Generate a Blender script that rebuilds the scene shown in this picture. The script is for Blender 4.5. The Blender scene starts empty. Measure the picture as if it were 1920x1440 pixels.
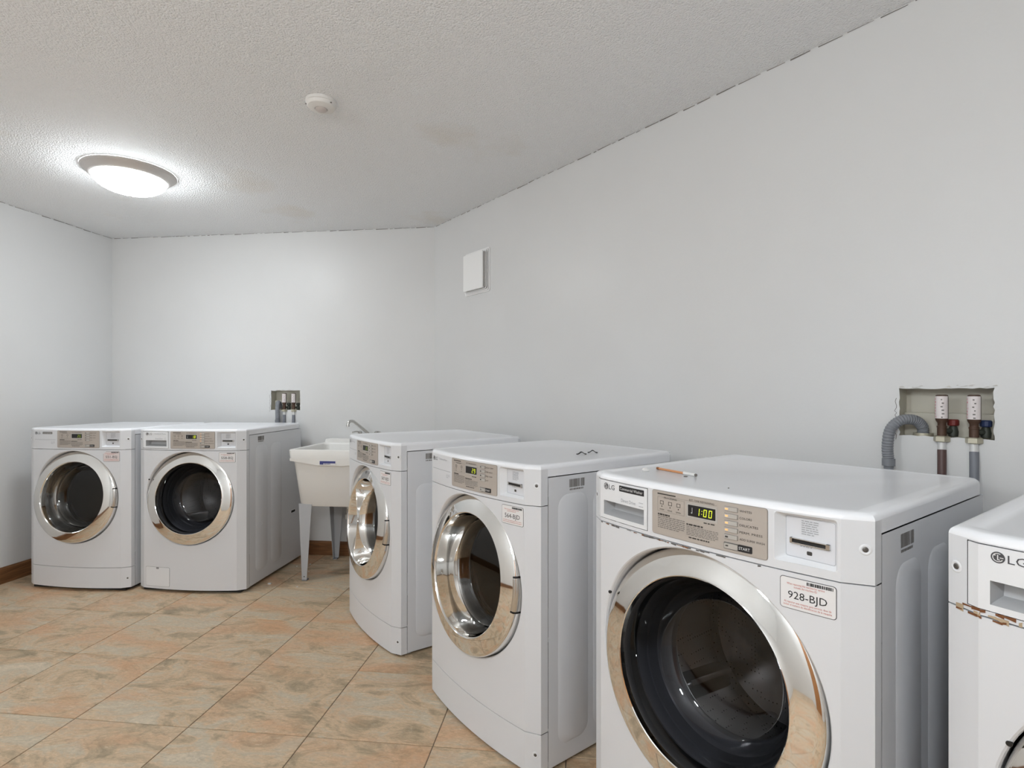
import bpy, math, random
from mathutils import Vector, Matrix

# ------------------------------------------------------------------ camera, light, exposure
scene = bpy.context.scene
COL = scene.collection
CAM_H = 1.2238
FOCAL_PX = 1015.4
cam_data = bpy.data.cameras.new('camera')
cam_data.sensor_width = 36.0
cam_data.lens = 36.0 * FOCAL_PX / 1920.0
cam_data.shift_y = 15.1 / 1920.0
cam_data.clip_start = 0.02
cam = bpy.data.objects.new('camera', cam_data)
cam.location = (0, 0, CAM_H)
cam.rotation_euler = (math.pi / 2, 0, 0)
COL.objects.link(cam)
scene.camera = cam

world = bpy.data.worlds.new('world')
scene.world = world
world.use_nodes = True
world.node_tree.nodes['Background'].inputs[0].default_value = (0.8, 0.85, 0.9, 1)
world.node_tree.nodes['Background'].inputs[1].default_value = 0.05

scene.view_settings.view_transform = 'Standard'
scene.view_settings.look = 'None'
scene.view_settings.gamma = 1.0
scene.view_settings.use_curve_mapping = False
scene.view_settings.exposure = 1.48
LAMP_MAIN = 17.0       # emission of the lamp in view
LAMP_FILL = 26.0       # emission of the unseen globes added as fill light

# ------------------------------------------------------------------ room geometry constants
GA = 0.1167
UX, UY = math.cos(GA), -math.sin(GA)      # along the back wall
VX, VY = math.sin(GA), math.cos(GA)       # into the room's depth
CEIL = 2.4384
BL = Vector((-3.163, 4.283))
U = Vector((UX, UY)); V = Vector((VX, VY))
BR = BL + U * 2.613
T = (U - V).normalized()                  # the diagonal wall leaves the corner at 45 degrees
RB = BR + T * 5.2
FR = RB - V * 1.9
FL = BL - V * (5.2 / math.sqrt(2) + 1.9)
ROOM = [BL, BR, RB, FR, FL]

# ------------------------------------------------------------------ materials
MATS = {}
def nodes_of(m):
    m.use_nodes = True
    return m.node_tree.nodes, m.node_tree.links

def pbr(name, col, rough=0.5, metal=0.0, spec=0.5, bump=0.0, bscale=200.0, bdist=0.001, coat=0.0, var=0.0):
    m = bpy.data.materials.new(name); n, l = nodes_of(m)
    b = n['Principled BSDF']
    b.inputs['Base Color'].default_value = (*col, 1)
    b.inputs['Roughness'].default_value = rough
    b.inputs['Metallic'].default_value = metal
    b.inputs['Specular IOR Level'].default_value = spec
    b.inputs['Coat Weight'].default_value = coat
    b.inputs['Coat Roughness'].default_value = 0.08
    tc = n.new('ShaderNodeTexCoord')
    nz = n.new('ShaderNodeTexNoise'); nz.inputs['Scale'].default_value = bscale; nz.inputs['Detail'].default_value = 3
    l.new(tc.outputs['Object'], nz.inputs['Vector'])
    if bump > 0:
        bp = n.new('ShaderNodeBump'); bp.inputs['Strength'].default_value = bump; bp.inputs['Distance'].default_value = bdist
        l.new(nz.outputs['Fac'], bp.inputs['Height']); l.new(bp.outputs['Normal'], b.inputs['Normal'])
    if var > 0:
        nv = n.new('ShaderNodeTexNoise'); nv.inputs['Scale'].default_value = 3.0; nv.inputs['Detail'].default_value = 4
        l.new(tc.outputs['Object'], nv.inputs['Vector'])
        r = n.new('ShaderNodeValToRGB')
        r.color_ramp.elements[0].position = 0.3; r.color_ramp.elements[1].position = 0.7
        r.color_ramp.elements[0].color = (*[c * (1 - var) for c in col], 1)
        r.color_ramp.elements[1].color = (*[min(1, c * (1 + var)) for c in col], 1)
        l.new(nv.outputs['Fac'], r.inputs['Fac']); l.new(r.outputs['Color'], b.inputs['Base Color'])
    MATS[name] = m
    return m

def emit(name, col, strength):
    m = bpy.data.materials.new(name); n, l = nodes_of(m)
    b = n['Principled BSDF']
    b.inputs['Base Color'].default_value = (0.8, 0.8, 0.8, 1) if strength > 2 else (*[c*0.25 for c in col], 1)
    b.inputs['Emission Color'].default_value = (*col, 1)
    b.inputs['Emission Strength'].default_value = strength
    MATS[name] = m
    return m

def glass(name, tint, gloss=0.06):
    m = bpy.data.materials.new(name); n, l = nodes_of(m)
    n.remove(n['Principled BSDF'])
    out = n['Material Output']
    tr = n.new('ShaderNodeBsdfTransparent'); tr.inputs[0].default_value = (*tint, 1)
    gl = n.new('ShaderNodeBsdfGlossy'); gl.inputs['Roughness'].default_value = 0.02
    fr = n.new('ShaderNodeFresnel'); fr.inputs['IOR'].default_value = 1.5
    mx = n.new('ShaderNodeMixShader')
    l.new(fr.outputs[0], mx.inputs[0]); l.new(tr.outputs[0], mx.inputs[1]); l.new(gl.outputs[0], mx.inputs[2])
    l.new(mx.outputs[0], out.inputs['Surface'])
    MATS[name] = m
    return m

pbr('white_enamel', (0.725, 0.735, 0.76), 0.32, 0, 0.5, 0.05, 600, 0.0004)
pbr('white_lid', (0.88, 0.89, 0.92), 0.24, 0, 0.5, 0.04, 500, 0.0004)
pbr('white_plastic', (0.79, 0.80, 0.82), 0.38)
pbr('card_plate', (0.71, 0.72, 0.755), 0.35)
pbr('pocket_shade', (0.46, 0.465, 0.475), 0.4)  # drawer plastic greyed to carry the shading inside the finger pocket
pbr('chrome', (0.86, 0.85, 0.83), 0.045, 1.0)
pbr('chrome_dull', (0.62, 0.61, 0.59), 0.22, 1.0)
pbr('panel_taupe', (0.46, 0.41, 0.365), 0.34, 0.0, 0.5, 0.03, 900, 0.0002)
pbr('panel_frame', (0.30, 0.275, 0.25), 0.4)
pbr('button_grey', (0.52, 0.50, 0.47), 0.35, 0.2)
pbr('black_plastic', (0.012, 0.012, 0.013), 0.35)
pbr('dark_gap', (0.02, 0.02, 0.02), 0.8)
pbr('print_dark', (0.05, 0.045, 0.04), 0.6)
pbr('print_grey', (0.17, 0.155, 0.14), 0.6)
pbr('print_pale', (0.40, 0.41, 0.43), 0.6)
pbr('print_white', (0.75, 0.75, 0.75), 0.5)
pbr('print_red', (0.55, 0.13, 0.09), 0.6)
pbr('print_black', (0.015, 0.015, 0.017), 0.6)
pbr('print_blue', (0.05, 0.06, 0.22), 0.6)
pbr('logo_grey', (0.09, 0.09, 0.10), 0.35, 0.3)
pbr('sticker_white', (0.80, 0.79, 0.79), 0.5)
pbr('sticker_pink', (0.74, 0.66, 0.65), 0.5)
pbr('sticker_edge', (0.13, 0.13, 0.135), 0.5)
pbr('line_grey', (0.26, 0.26, 0.27), 0.6)
pbr('line_dark', (0.12, 0.115, 0.11), 0.6)
pbr('rubber_grey', (0.20, 0.205, 0.225), 0.3)
pbr('rubber_black', (0.02, 0.02, 0.022), 0.5)
pbr('steel_dark', (0.32, 0.31, 0.30), 0.28, 1.0)
pbr('dryer_drum', (0.50, 0.47, 0.42), 0.35, 0.4)
pbr('rust', (0.22, 0.085, 0.03), 0.85, bump=0.5, bscale=300, var=0.4)
pbr('rust_pale', (0.55, 0.42, 0.28), 0.7, var=0.3)
pbr('screw_metal', (0.16, 0.15, 0.14), 0.4, 0.7)
pbr('wall_paint', (0.715, 0.713, 0.708), 0.42, 0, 0.45, 0.16, 90, 0.002, var=0.012)
pbr('box_plastic', (0.62, 0.59, 0.50), 0.5, var=0.12)
pbr('drywall', (0.66, 0.64, 0.60), 0.9, bump=0.4, bscale=120)
pbr('hose_grey', (0.23, 0.24, 0.26), 0.45)
pbr('hose_brown', (0.10, 0.055, 0.05), 0.45)
pbr('hose_slate', (0.20, 0.21, 0.24), 0.45)
pbr('arrestor_brown', (0.085, 0.045, 0.028), 0.45, 0.2)
pbr('valve_dark', (0.045, 0.05, 0.04), 0.5, 0.3)
pbr('knob_red', (0.16, 0.02, 0.016), 0.5)
pbr('knob_blue', (0.02, 0.035, 0.10), 0.5)
pbr('nut_brass', (0.50, 0.47, 0.37), 0.4, 0.5)
pbr('ferrule', (0.75, 0.75, 0.74), 0.3, 0.3)
pbr('label_white', (0.76, 0.70, 0.69), 0.5)
pbr('label_pink', (0.70, 0.35, 0.38), 0.5)
pbr('sink_plastic', (0.80, 0.785, 0.755), 0.4, var=0.02)
pbr('leg_steel', (0.47, 0.48, 0.50), 0.45, 0.1)
pbr('pvc', (0.68, 0.65, 0.59), 0.4)
pbr('lamp_ring', (0.62, 0.59, 0.57), 0.35, 0.3)
pbr('detector_white', (0.80, 0.78, 0.75), 0.45)
pbr('detector_cap', (0.62, 0.56, 0.53), 0.45)
pbr('vent_white', (0.92, 0.915, 0.905), 0.42)
pbr('vent_core', (0.30, 0.28, 0.255), 0.7)  # darker core colour, visible in the gaps between the louvre rings
pbr('lint_white', (0.75, 0.74, 0.72), 0.9)
pbr('pencil_orange', (0.62, 0.28, 0.12), 0.5)
pbr('door_white', (0.72, 0.71, 0.69), 0.4)
pbr('grout', (0.17, 0.13, 0.095), 0.9, bump=0.3, bscale=300)
emit('lamp_glass', (0.90, 0.96, 1.0), LAMP_MAIN)
emit('fill_globe_glass', (0.90, 0.96, 1.0), LAMP_FILL)
emit('led_digits', (0.78, 0.9, 0.04), 0.36)
emit('led_digits_dim', (0.45, 0.6, 0.05), 0.2)
emit('led_orange', (1.0, 0.50, 0.20), 0.42)
glass('window_glass_washer', (0.47, 0.47, 0.485))
glass('window_glass_dryer', (0.36, 0.32, 0.27))

def make_wood(name, c0, c1, scale):
    m = bpy.data.materials.new(name); n, l = nodes_of(m); b = n['Principled BSDF']
    b.inputs['Roughness'].default_value = 0.4
    tc = n.new('ShaderNodeTexCoord'); mp = n.new('ShaderNodeMapping'); mp.inputs['Scale'].default_value = scale
    nz = n.new('ShaderNodeTexNoise'); nz.inputs['Scale'].default_value = 4; nz.inputs['Detail'].default_value = 6; nz.inputs['Distortion'].default_value = 1.5
    r = n.new('ShaderNodeValToRGB')
    r.color_ramp.elements[0].color = (*c0, 1); r.color_ramp.elements[1].color = (*c1, 1)
    r.color_ramp.elements[0].position = 0.3; r.color_ramp.elements[1].position = 0.75
    l.new(tc.outputs['Object'], mp.inputs['Vector']); l.new(mp.outputs['Vector'], nz.inputs['Vector'])
    l.new(nz.outputs['Fac'], r.inputs['Fac']); l.new(r.outputs['Color'], b.inputs['Base Color'])
    MATS[name] = m
make_wood('baseboard_wood', (0.13, 0.055, 0.02), (0.27, 0.125, 0.05), (1, 1, 12))
make_wood('door_wood', (0.30, 0.13, 0.045), (0.48, 0.23, 0.09), (12, 12, 1))

def make_ceiling():
    m = bpy.data.materials.new('ceiling_popcorn'); n, l = nodes_of(m); b = n['Principled BSDF']
    b.inputs['Roughness'].default_value = 0.85; b.inputs['Specular IOR Level'].default_value = 0.25
    tc = n.new('ShaderNodeTexCoord')
    n1 = n.new('ShaderNodeTexNoise'); n1.inputs['Scale'].default_value = 190; n1.inputs['Detail'].default_value = 3; n1.inputs['Roughness'].default_value = 0.6
    n2 = n.new('ShaderNodeTexVoronoi'); n2.inputs['Scale'].default_value = 135
    mx = n.new('ShaderNodeMath'); mx.operation = 'SUBTRACT'
    bp = n.new('ShaderNodeBump'); bp.inputs['Strength'].default_value = 0.8; bp.inputs['Distance'].default_value = 0.0055
    l.new(tc.outputs['Object'], n1.inputs['Vector']); l.new(tc.outputs['Object'], n2.inputs['Vector'])
    l.new(n1.outputs['Fac'], mx.inputs[0]); l.new(n2.outputs['Distance'], mx.inputs[1])
    l.new(mx.outputs[0], bp.inputs['Height']); l.new(bp.outputs['Normal'], b.inputs['Normal'])
    # faint old water stains
    n3 = n.new('ShaderNodeTexNoise'); n3.inputs['Scale'].default_value = 1.7; n3.inputs['Detail'].default_value = 5
    l.new(tc.outputs['Object'], n3.inputs['Vector'])
    r = n.new('ShaderNodeValToRGB')
    r.color_ramp.elements[0].position = 0.635; r.color_ramp.elements[0].color = (0.93, 0.935, 0.94, 1)
    r.color_ramp.elements[1].position = 0.80; r.color_ramp.elements[1].color = (0.86, 0.82, 0.765, 1)
    l.new(n3.outputs['Fac'], r.inputs['Fac']); l.new(r.outputs['Color'], b.inputs['Base Color'])
    MATS['ceiling_popcorn'] = m
make_ceiling()

def make_tile():
    m = bpy.data.materials.new('slate_tile'); n, l = nodes_of(m); b = n['Principled BSDF']
    b.inputs['Specular IOR Level'].default_value = 0.5
    tc = n.new('ShaderNodeTexCoord'); oi = n.new('ShaderNodeObjectInfo')
    mul = n.new('ShaderNodeVectorMath'); mul.operation = 'SCALE'; mul.inputs['Scale'].default_value = 40.0
    cmb = n.new('ShaderNodeCombineXYZ')
    l.new(oi.outputs['Random'], cmb.inputs[0]); l.new(oi.outputs['Random'], cmb.inputs[2])
    l.new(cmb.outputs[0], mul.inputs[0])
    add = n.new('ShaderNodeVectorMath'); add.operation = 'ADD'
    mp = n.new('ShaderNodeMapping'); mp.inputs['Rotation'].default_value = (0, 0, math.radians(38)); mp.inputs['Scale'].default_value = (1.0, 2.1, 1.0)
    l.new(tc.outputs['Object'], mp.inputs['Vector']); l.new(mp.outputs['Vector'], add.inputs[0]); l.new(mul.outputs[0], add.inputs[1])
    def noise(scale, det, dist, rough=0.55):
        z = n.new('ShaderNodeTexNoise'); z.inputs['Scale'].default_value = scale; z.inputs['Detail'].default_value = det
        z.inputs['Distortion'].default_value = dist; z.inputs['Roughness'].default_value = rough
        l.new(add.outputs[0], z.inputs['Vector']); return z
    a = noise(3.6, 9, 1.1, 0.68)
    r = n.new('ShaderNodeValToRGB'); e = r.color_ramp.elements
    e[0].position = 0.30; e[0].color = (0.20, 0.155, 0.09, 1)
    e[1].position = 0.74; e[1].color = (0.52, 0.41, 0.29, 1)
    for p, c in ((0.42, (0.32, 0.235, 0.14)), (0.50, (0.45, 0.315, 0.19)), (0.58, (0.39, 0.325, 0.23))):
        k = e.new(p); k.color = (*c, 1)
    l.new(a.outputs['Fac'], r.inputs['Fac'])
    rz = noise(2.3, 5, 0.5)
    rr = n.new('ShaderNodeValToRGB'); rr.color_ramp.elements[0].position = 0.50; rr.color_ramp.elements[1].position = 0.66
    rr.color_ramp.elements[0].color = (0, 0, 0, 1); rr.color_ramp.elements[1].color = (0.72, 0.72, 0.72, 1)
    l.new(rz.outputs['Fac'], rr.inputs['Fac'])
    m1 = n.new('ShaderNodeMix'); m1.data_type = 'RGBA'
    m1.inputs['B'].default_value = (0.45, 0.235, 0.11, 1)
    l.new(rr.outputs['Color'], m1.inputs['Factor']); l.new(r.outputs['Color'], m1.inputs['A'])
    # pale scuffs and fine slate veins
    vz = noise(14.0, 11, 1.8, 0.74)
    vr = n.new('ShaderNodeValToRGB'); ve = vr.color_ramp.elements
    ve[0].position = 0.58; ve[0].color = (0, 0, 0, 1); ve[1].position = 0.72; ve[1].color = (0.55, 0.55, 0.55, 1)
    l.new(vz.outputs['Fac'], vr.inputs['Fac'])
    m2 = n.new('ShaderNodeMix'); m2.data_type = 'RGBA'; m2.inputs['B'].default_value = (0.62, 0.53, 0.41, 1)
    l.new(vr.outputs['Color'], m2.inputs['Factor']); l.new(m1.outputs['Result'], m2.inputs['A'])
    dz = noise(12.0, 11, 1.6, 0.74)
    dr = n.new('ShaderNodeValToRGB'); de = dr.color_ramp.elements
    de[0].position = 0.28; de[0].color = (0.33, 0.33, 0.33, 1); de[1].position = 0.43; de[1].color = (0, 0, 0, 1)
    l.new(dz.outputs['Fac'], dr.inputs['Fac'])
    m3 = n.new('ShaderNodeMix'); m3.data_type = 'RGBA'; m3.inputs['B'].default_value = (0.17, 0.125, 0.075, 1)
    l.new(dr.outputs['Color'], m3.inputs['Factor']); l.new(m2.outputs['Result'], m3.inputs['A'])
    hs = n.new('ShaderNodeHueSaturation'); hs.inputs['Value'].default_value = 1.34; hs.inputs['Saturation'].default_value = 0.93
    fz = noise(48.0, 6, 0.8, 0.7)
    mr = n.new('ShaderNodeMapRange'); mr.inputs['From Min'].default_value = 0.3; mr.inputs['From Max'].default_value = 0.7
    mr.inputs['To Min'].default_value = 1.08; mr.inputs['To Max'].default_value = 1.56
    l.new(fz.outputs['Fac'], mr.inputs['Value']); l.new(mr.outputs['Result'], hs.inputs['Value'])
    l.new(m3.outputs['Result'], hs.inputs['Color']); l.new(hs.outputs['Color'], b.inputs['Base Color'])
    bp = n.new('ShaderNodeBump'); bp.inputs['Strength'].default_value = 0.22; bp.inputs['Distance'].default_value = 0.004
    l.new(dz.outputs['Fac'], bp.inputs['Height']); l.new(bp.outputs['Normal'], b.inputs['Normal'])
    b.inputs['Roughness'].default_value = 0.42
    MATS['slate_tile'] = m
make_tile()

# drum steel with a punched-hole pattern
def make_drum():
    m = bpy.data.materials.new('drum_steel'); n, l = nodes_of(m); b = n['Principled BSDF']
    b.inputs['Metallic'].default_value = 1.0; b.inputs['Roughness'].default_value = 0.3
    tc = n.new('ShaderNodeTexCoord'); v = n.new('ShaderNodeTexVoronoi'); v.inputs['Scale'].default_value = 85; v.inputs['Randomness'].default_value = 0.15
    r = n.new('ShaderNodeValToRGB'); r.color_ramp.interpolation = 'CONSTANT'
    r.color_ramp.elements[0].color = (0.01, 0.01, 0.01, 1); r.color_ramp.elements[1].color = (0.42, 0.41, 0.40, 1); r.color_ramp.elements[1].position = 0.17
    l.new(tc.outputs['Object'], v.inputs['Vector']); l.new(v.outputs['Distance'], r.inputs['Fac']); l.new(r.outputs['Color'], b.inputs['Base Color'])
    MATS['drum_steel'] = m
make_drum()

# ------------------------------------------------------------------ mesh helpers
class MB:
    def __init__(self):
        self.v = []; self.f = []
    def add(self, vs, fs):
        o = len(self.v); self.v += [tuple(p) for p in vs]; self.f += [tuple(i + o for i in f) for f in fs]
        return self
    def box(self, x0, x1, y0, y1, z0, z1):
        vs = [(x0,y0,z0),(x1,y0,z0),(x1,y1,z0),(x0,y1,z0),(x0,y0,z1),(x1,y0,z1),(x1,y1,z1),(x0,y1,z1)]
        return self.add(vs, [(3,2,1,0),(4,5,6,7),(0,1,5,4),(1,2,6,5),(2,3,7,6),(3,0,4,7)])
    def loops(self, loops, cap0=True, cap1=True):
        n = len(loops[0]); o = len(self.v)
        for lp in loops: self.v += [tuple(p) for p in lp]
        for k in range(len(loops) - 1):
            for i in range(n):
                j = (i + 1) % n
                self.f.append((o + k*n + i, o + k*n + j, o + (k+1)*n + j, o + (k+1)*n + i))
        if cap0: self.f.append(tuple(o + i for i in reversed(range(n))))
        if cap1: self.f.append(tuple(o + (len(loops)-1)*n + i for i in range(n)))
        return self
    def tube(self, pts, rad, n=14, sub=6, cap=True, smooth=True):
        P = [Vector(p) for p in pts]
        if smooth and len(P) > 2:
            Q = []
            for i in range(len(P) - 1):
                p0 = P[max(i-1,0)]; p1 = P[i]; p2 = P[i+1]; p3 = P[min(i+2,len(P)-1)]
                for s in range(sub):
                    t = s / sub
                    Q.append(0.5*((2*p1)+(p2-p0)*t+(2*p0-5*p1+4*p2-p3)*t*t+(3*p1-p0-3*p2+p3)*t**3))
            Q.append(P[-1]); P = Q
        loops = []; prev = None
        for i, p in enumerate(P):
            d = (P[min(i+1,len(P)-1)] - P[max(i-1,0)]).normalized()
            if prev is None:
                a = Vector((0,0,1)) if abs(d.z) < 0.9 else Vector((1,0,0))
                nx = d.cross(a).normalized()
            else:
                nx = (prev - d * prev.dot(d)).normalized()
            prev = nx; ny = d.cross(nx)
            r = rad(i / (len(P)-1), i) if callable(rad) else rad
            loops.append([p + (nx*math.cos(2*math.pi*k/n) + ny*math.sin(2*math.pi*k/n)) * r for k in range(n)])
        return self.loops(loops, cap, cap)
    def lathe_z(self, prof, cx=0, cy=0, n=32, cap0=False, cap1=False):
        loops = [[(cx + r*math.cos(2*math.pi*k/n), cy + r*math.sin(2*math.pi*k/n), z) for k in range(n)] for r, z in prof]
        return self.loops(loops, cap0, cap1)
    def lathe_y(self, prof, cx, cz, n=96, cap0=False, cap1=False):
        loops = [[(cx + r*math.cos(2*math.pi*k/n), w, cz + r*math.sin(2*math.pi*k/n)) for k in range(n)] for r, w in prof]
        return self.loops(loops, cap0, cap1)
    def obj(self, name, mat, parent=None, smooth=None, bevel=0.0, flip=False):
        me = bpy.data.meshes.new(name)
        me.from_pydata(self.v, [], [tuple(reversed(f)) for f in self.f] if flip else self.f)
        me.update()
        if smooth is not None:
            me.shade_smooth(); me.set_sharp_from_angle(angle=math.radians(smooth))
        me.materials.append(MATS[mat])
        o = bpy.data.objects.new(name, me); COL.objects.link(o)
        if parent is not None: o.parent = parent
        if bevel > 0:
            b = o.modifiers.new('bevel', 'BEVEL'); b.width = bevel; b.segments = 2; b.limit_method = 'ANGLE'; b.angle_limit = math.radians(40)
        return o

def tag(o, label=None, cat=None, group=None, kind=None):
    if label: o['label'] = label
    if cat: o['category'] = cat
    if group: o['group'] = group
    if kind: o['kind'] = kind
    return o
def empty(name, loc, rz=0.0):
    o = bpy.data.objects.new(name, None); COL.objects.link(o)
    o.location = loc; o.rotation_euler = (0, 0, rz); o.empty_display_size = 0.1
    return o
def rrect(x0, x1, y0, y1, r, n=5):
    pts = []
    for cx, cy, a0 in ((x1-r, y1-r, 0), (x0+r, y1-r, 90), (x0+r, y0+r, 180), (x1-r, y0+r, 270)):
        for k in range(n+1):
            a = math.radians(a0 + 90*k/n); pts.append((cx + r*math.cos(a), cy + r*math.sin(a)))
    return pts

TEXT_CACHE = {}
def text2d(s, size):
    """flat letter shapes of a string: verts (x, y), faces, width"""
    key = s
    if key not in TEXT_CACHE:
        cu = bpy.data.curves.new('txt', 'FONT'); cu.body = s; cu.size = 1.0; cu.resolution_u = 2
        ob = bpy.data.objects.new('txt', cu); COL.objects.link(ob)
        dg = bpy.context.evaluated_depsgraph_get(); dg.update()
        me = ob.evaluated_get(dg).to_mesh()
        vs = [(v.co.x, v.co.y) for v in me.vertices]; fs = [tuple(p.vertices) for p in me.polygons]
        ob.evaluated_get(dg).to_mesh_clear()
        bpy.data.objects.remove(ob); bpy.data.curves.remove(cu)
        x0 = min(v[0] for v in vs); vs = [(x - x0, y) for x, y in vs]
        TEXT_CACHE[key] = (vs, fs, max(v[0] for v in vs))
    vs, fs, w = TEXT_CACHE[key]
    return [(x*size, y*size) for x, y in vs], fs, w*size

# ------------------------------------------------------------------ the room shell
def wall(name, a, b, mat='wall_paint', hole=None, h=CEIL, thick=0.12):
    """a vertical wall with its room face from a to b (room on the right of a->b); hole = (s0, s1, z0, z1, seed)"""
    d = (b - a); L = d.length; d = d / L; nrm = Vector((d.y, -d.x))      # into the room
    M = MB()
    def P(s, z, o=0.0):
        q = a + d*s + nrm*o
        return (q.x, q.y, z)
    if hole is None:
        M.add([P(0,0), P(L,0), P(L,h), P(0,h)], [(0,1,2,3)])
    else:
        s0, s1, z0, z1, seed = hole
        rnd = random.Random(seed)
        S0, S1, Z0, Z1 = s0-0.12, s1+0.12, z0-0.12, z1+0.12
        ss = [0, S0, S1, L]; zs = [0, Z0, Z1, h]
        for i in range(3):
            for j in range(3):
                if i == 1 and j == 1: continue
                M.add([P(ss[i],zs[j]), P(ss[i+1],zs[j]), P(ss[i+1],zs[j+1]), P(ss[i],zs[j+1])], [(0,1,2,3)])
        n = 14
        inner = []; outer = []
        def jag(k): return 0 if k in (0,) else rnd.uniform(-0.0035, 0.0010)
        for k in range(n): t = k/n; inner.append((s0+(s1-s0)*t, z0-jag(k))); outer.append((S0+(S1-S0)*t, Z0))
        for k in range(n): t = k/n; inner.append((s1+jag(k), z0+(z1-z0)*t)); outer.append((S1, Z0+(Z1-Z0)*t))
        for k in range(n): t = k/n; inner.append((s1-(s1-s0)*t, z1+jag(k))); outer.append((S1-(S1-S0)*t, Z1))
        for k in range(n): t = k/n; inner.append((s0-jag(k), z1-(z1-z0)*t)); outer.append((S0, Z1-(Z1-Z0)*t))
        # deep copies so the frame is watertight around the ragged cut-out
        M.loops([[P(s,z) for s,z in outer], [P(s,z) for s,z in inner], [P(s,z,-0.003) for s,z in inner]], False, False)
        pass
    # outer skin and edges
    M.add([P(0,0,-thick), P(0,h,-thick), P(L,h,-thick), P(L,0,-thick)], [(0,1,2,3)])
    M.add([P(0,0), P(0,h), P(0,h,-thick), P(0,0,-thick)], [(0,1,2,3)])
    M.add([P(L,0), P(L,0,-thick), P(L,h,-thick), P(L,h)], [(0,1,2,3)])
    M.add([P(0,h), P(L,h), P(L,h,-thick), P(0,h,-thick)], [(0,1,2,3)])
    M.add([P(0,0), P(0,0,-thick), P(L,0,-thick), P(L,0)], [(0,1,2,3)])
    o = M.obj(name, mat)
    tag(o, kind='structure')
    return o

BOX_Z0, BOX_Z1 = 1.087, 1.236
# wall boxes: position along the walls
S_BOX_R = ((Vector((1.217, 1.707)) - BR).dot(T), (Vector((1.359, 1.527)) - BR).dot(T))
S_BOX_B = ((Vector((-1.837, 4.127)) - BL).dot(U), (Vector((-1.603, 4.100)) - BL).dot(U))
tag(wall('wall_left', FL, BL), 'plain off-white painted side wall with a brown baseboard')
tag(wall('wall_back', BL, BR, hole=(*S_BOX_B, BOX_Z0, BOX_Z1, 3)), 'off-white painted back wall behind the two far machines')
tag(wall('wall_right', BR, RB, hole=(*S_BOX_R, BOX_Z0, BOX_Z1, 7)), 'long off-white diagonal wall behind the row of machines')
tag(wall('wall_side', RB, FR), 'short off-white painted wall beside the entrance')
tag(wall('wall_front', FR, FL), 'off-white painted entrance wall with doors')

cm = MB(); cm.loops([[(p.x, p.y, CEIL) for p in ROOM], [(p.x, p.y, CEIL + 0.1) for p in ROOM]])
tag(cm.obj('ceiling', 'ceiling_popcorn'), 'white popcorn textured ceiling', kind='structure')
CEILING = bpy.data.objects['ceiling']
fm = MB(); fm.loops([[(p.x, p.y, -0.1) for p in ROOM], [(p.x, p.y, -0.003) for p in ROOM]])
FLOOR = tag(fm.obj('floor', 'grout'), 'brown slate-look tiled floor with dark grout lines', kind='structure')

# dirty broken caulk line where walls meet the ceiling
def caulk(a, b, seed):
    rnd = random.Random(seed); d = (b-a); L = d.length; d /= L; nrm = Vector((d.y, -d.x)); M = MB(); s = 0.02
    while s < L - 0.05:
        l = rnd.uniform(0.015, 0.10); w = rnd.uniform(0.0020, 0.0052); g = rnd.uniform(0.002, 0.03)
        p = a + d*s + nrm*0.001; q = a + d*(s+l) + nrm*0.001
        z = CEIL - rnd.uniform(0.0006, 0.003)
        e = rnd.uniform(-0.001, 0.001)
        M.add([(p.x,p.y,z-w), (q.x,q.y,z-w*0.6+e), (q.x,q.y,z+e), (p.x,p.y,z)], [(0,1,2,3)])
        s += l + g
    return M
for k, (a, b) in enumerate(((BR, RB), (BL, BR), (FL, BL))):
    o = caulk(a, b, 11+k).obj('caulk_crack', 'print_grey', CEILING); tag(o, kind='stuff')

# floor tiles, each its own piece
TS, GAP = 0.458, 0.0034
G0 = Vector((-1.1835, 1.978))
def clip(poly, a, b):
    out = []; d = b - a
    def side(p): return d.x*(p.y-a.y) - d.y*(p.x-a.x)
    for i in range(len(poly)):
        p, q = poly[i], poly[(i+1) % len(poly)]
        sp, sq = side(p), side(q)
        if sp <= 0: out.append(p)
        if (sp < 0 < sq) or (sq < 0 < sp):
            t = sp/(sp-sq); out.append(p + (q-p)*t)
    return out
def tile_mesh(poly):
    c = sum(poly, Vector((0,0))) / len(poly)
    M = MB()
    inner = [p + (c-p).normalized()*0.0025 for p in poly]
    M.loops([[(p.x,p.y,-0.003) for p in poly], [(p.x,p.y,-0.0012) for p in poly], [(p.x,p.y,0.0) for p in inner]], False, True)
    return M
h = (TS-GAP)/2
full = [Vector((-h,-h)), Vector((h,-h)), Vector((h,h)), Vector((-h,h))]
FULL_ME = None
def to_local(p):
    d = p - G0; return Vector((d.dot(U), d.dot(V)))
room_l = [to_local(p) for p in ROOM]
for i in range(-7, 16):
    for j in range(-12, 8):
        c = Vector(((i+0.5)*TS, (j+0.5)*TS))
        poly = [c + p for p in full]
        for k in range(5):
            if len(poly) < 3: break
            poly = clip(poly, room_l[k], room_l[(k+1) % 5])
        if len(poly) < 3: continue
        area = 0.5*abs(sum(poly[k].x*poly[(k+1)%len(poly)].y - poly[(k+1)%len(poly)].x*poly[k].y for k in range(len(poly))))
        if area < 0.002: continue
        w = G0 + U*c.x + V*c.y
        if area > (TS-GAP)**2*0.999 and len(poly) == 4:
            if FULL_ME is None:
                o = tile_mesh(full).obj('tile', 'slate_tile', FLOOR); FULL_ME = o.data
            else:
                o = bpy.data.objects.new('tile', FULL_ME); COL.objects.link(o); o.parent = FLOOR
        else:
            o = tile_mesh([p - c for p in poly]).obj('tile', 'slate_tile', FLOOR)
        o.location = (w.x, w.y, 0); o.rotation_euler = (0, 0, -GA)

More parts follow.
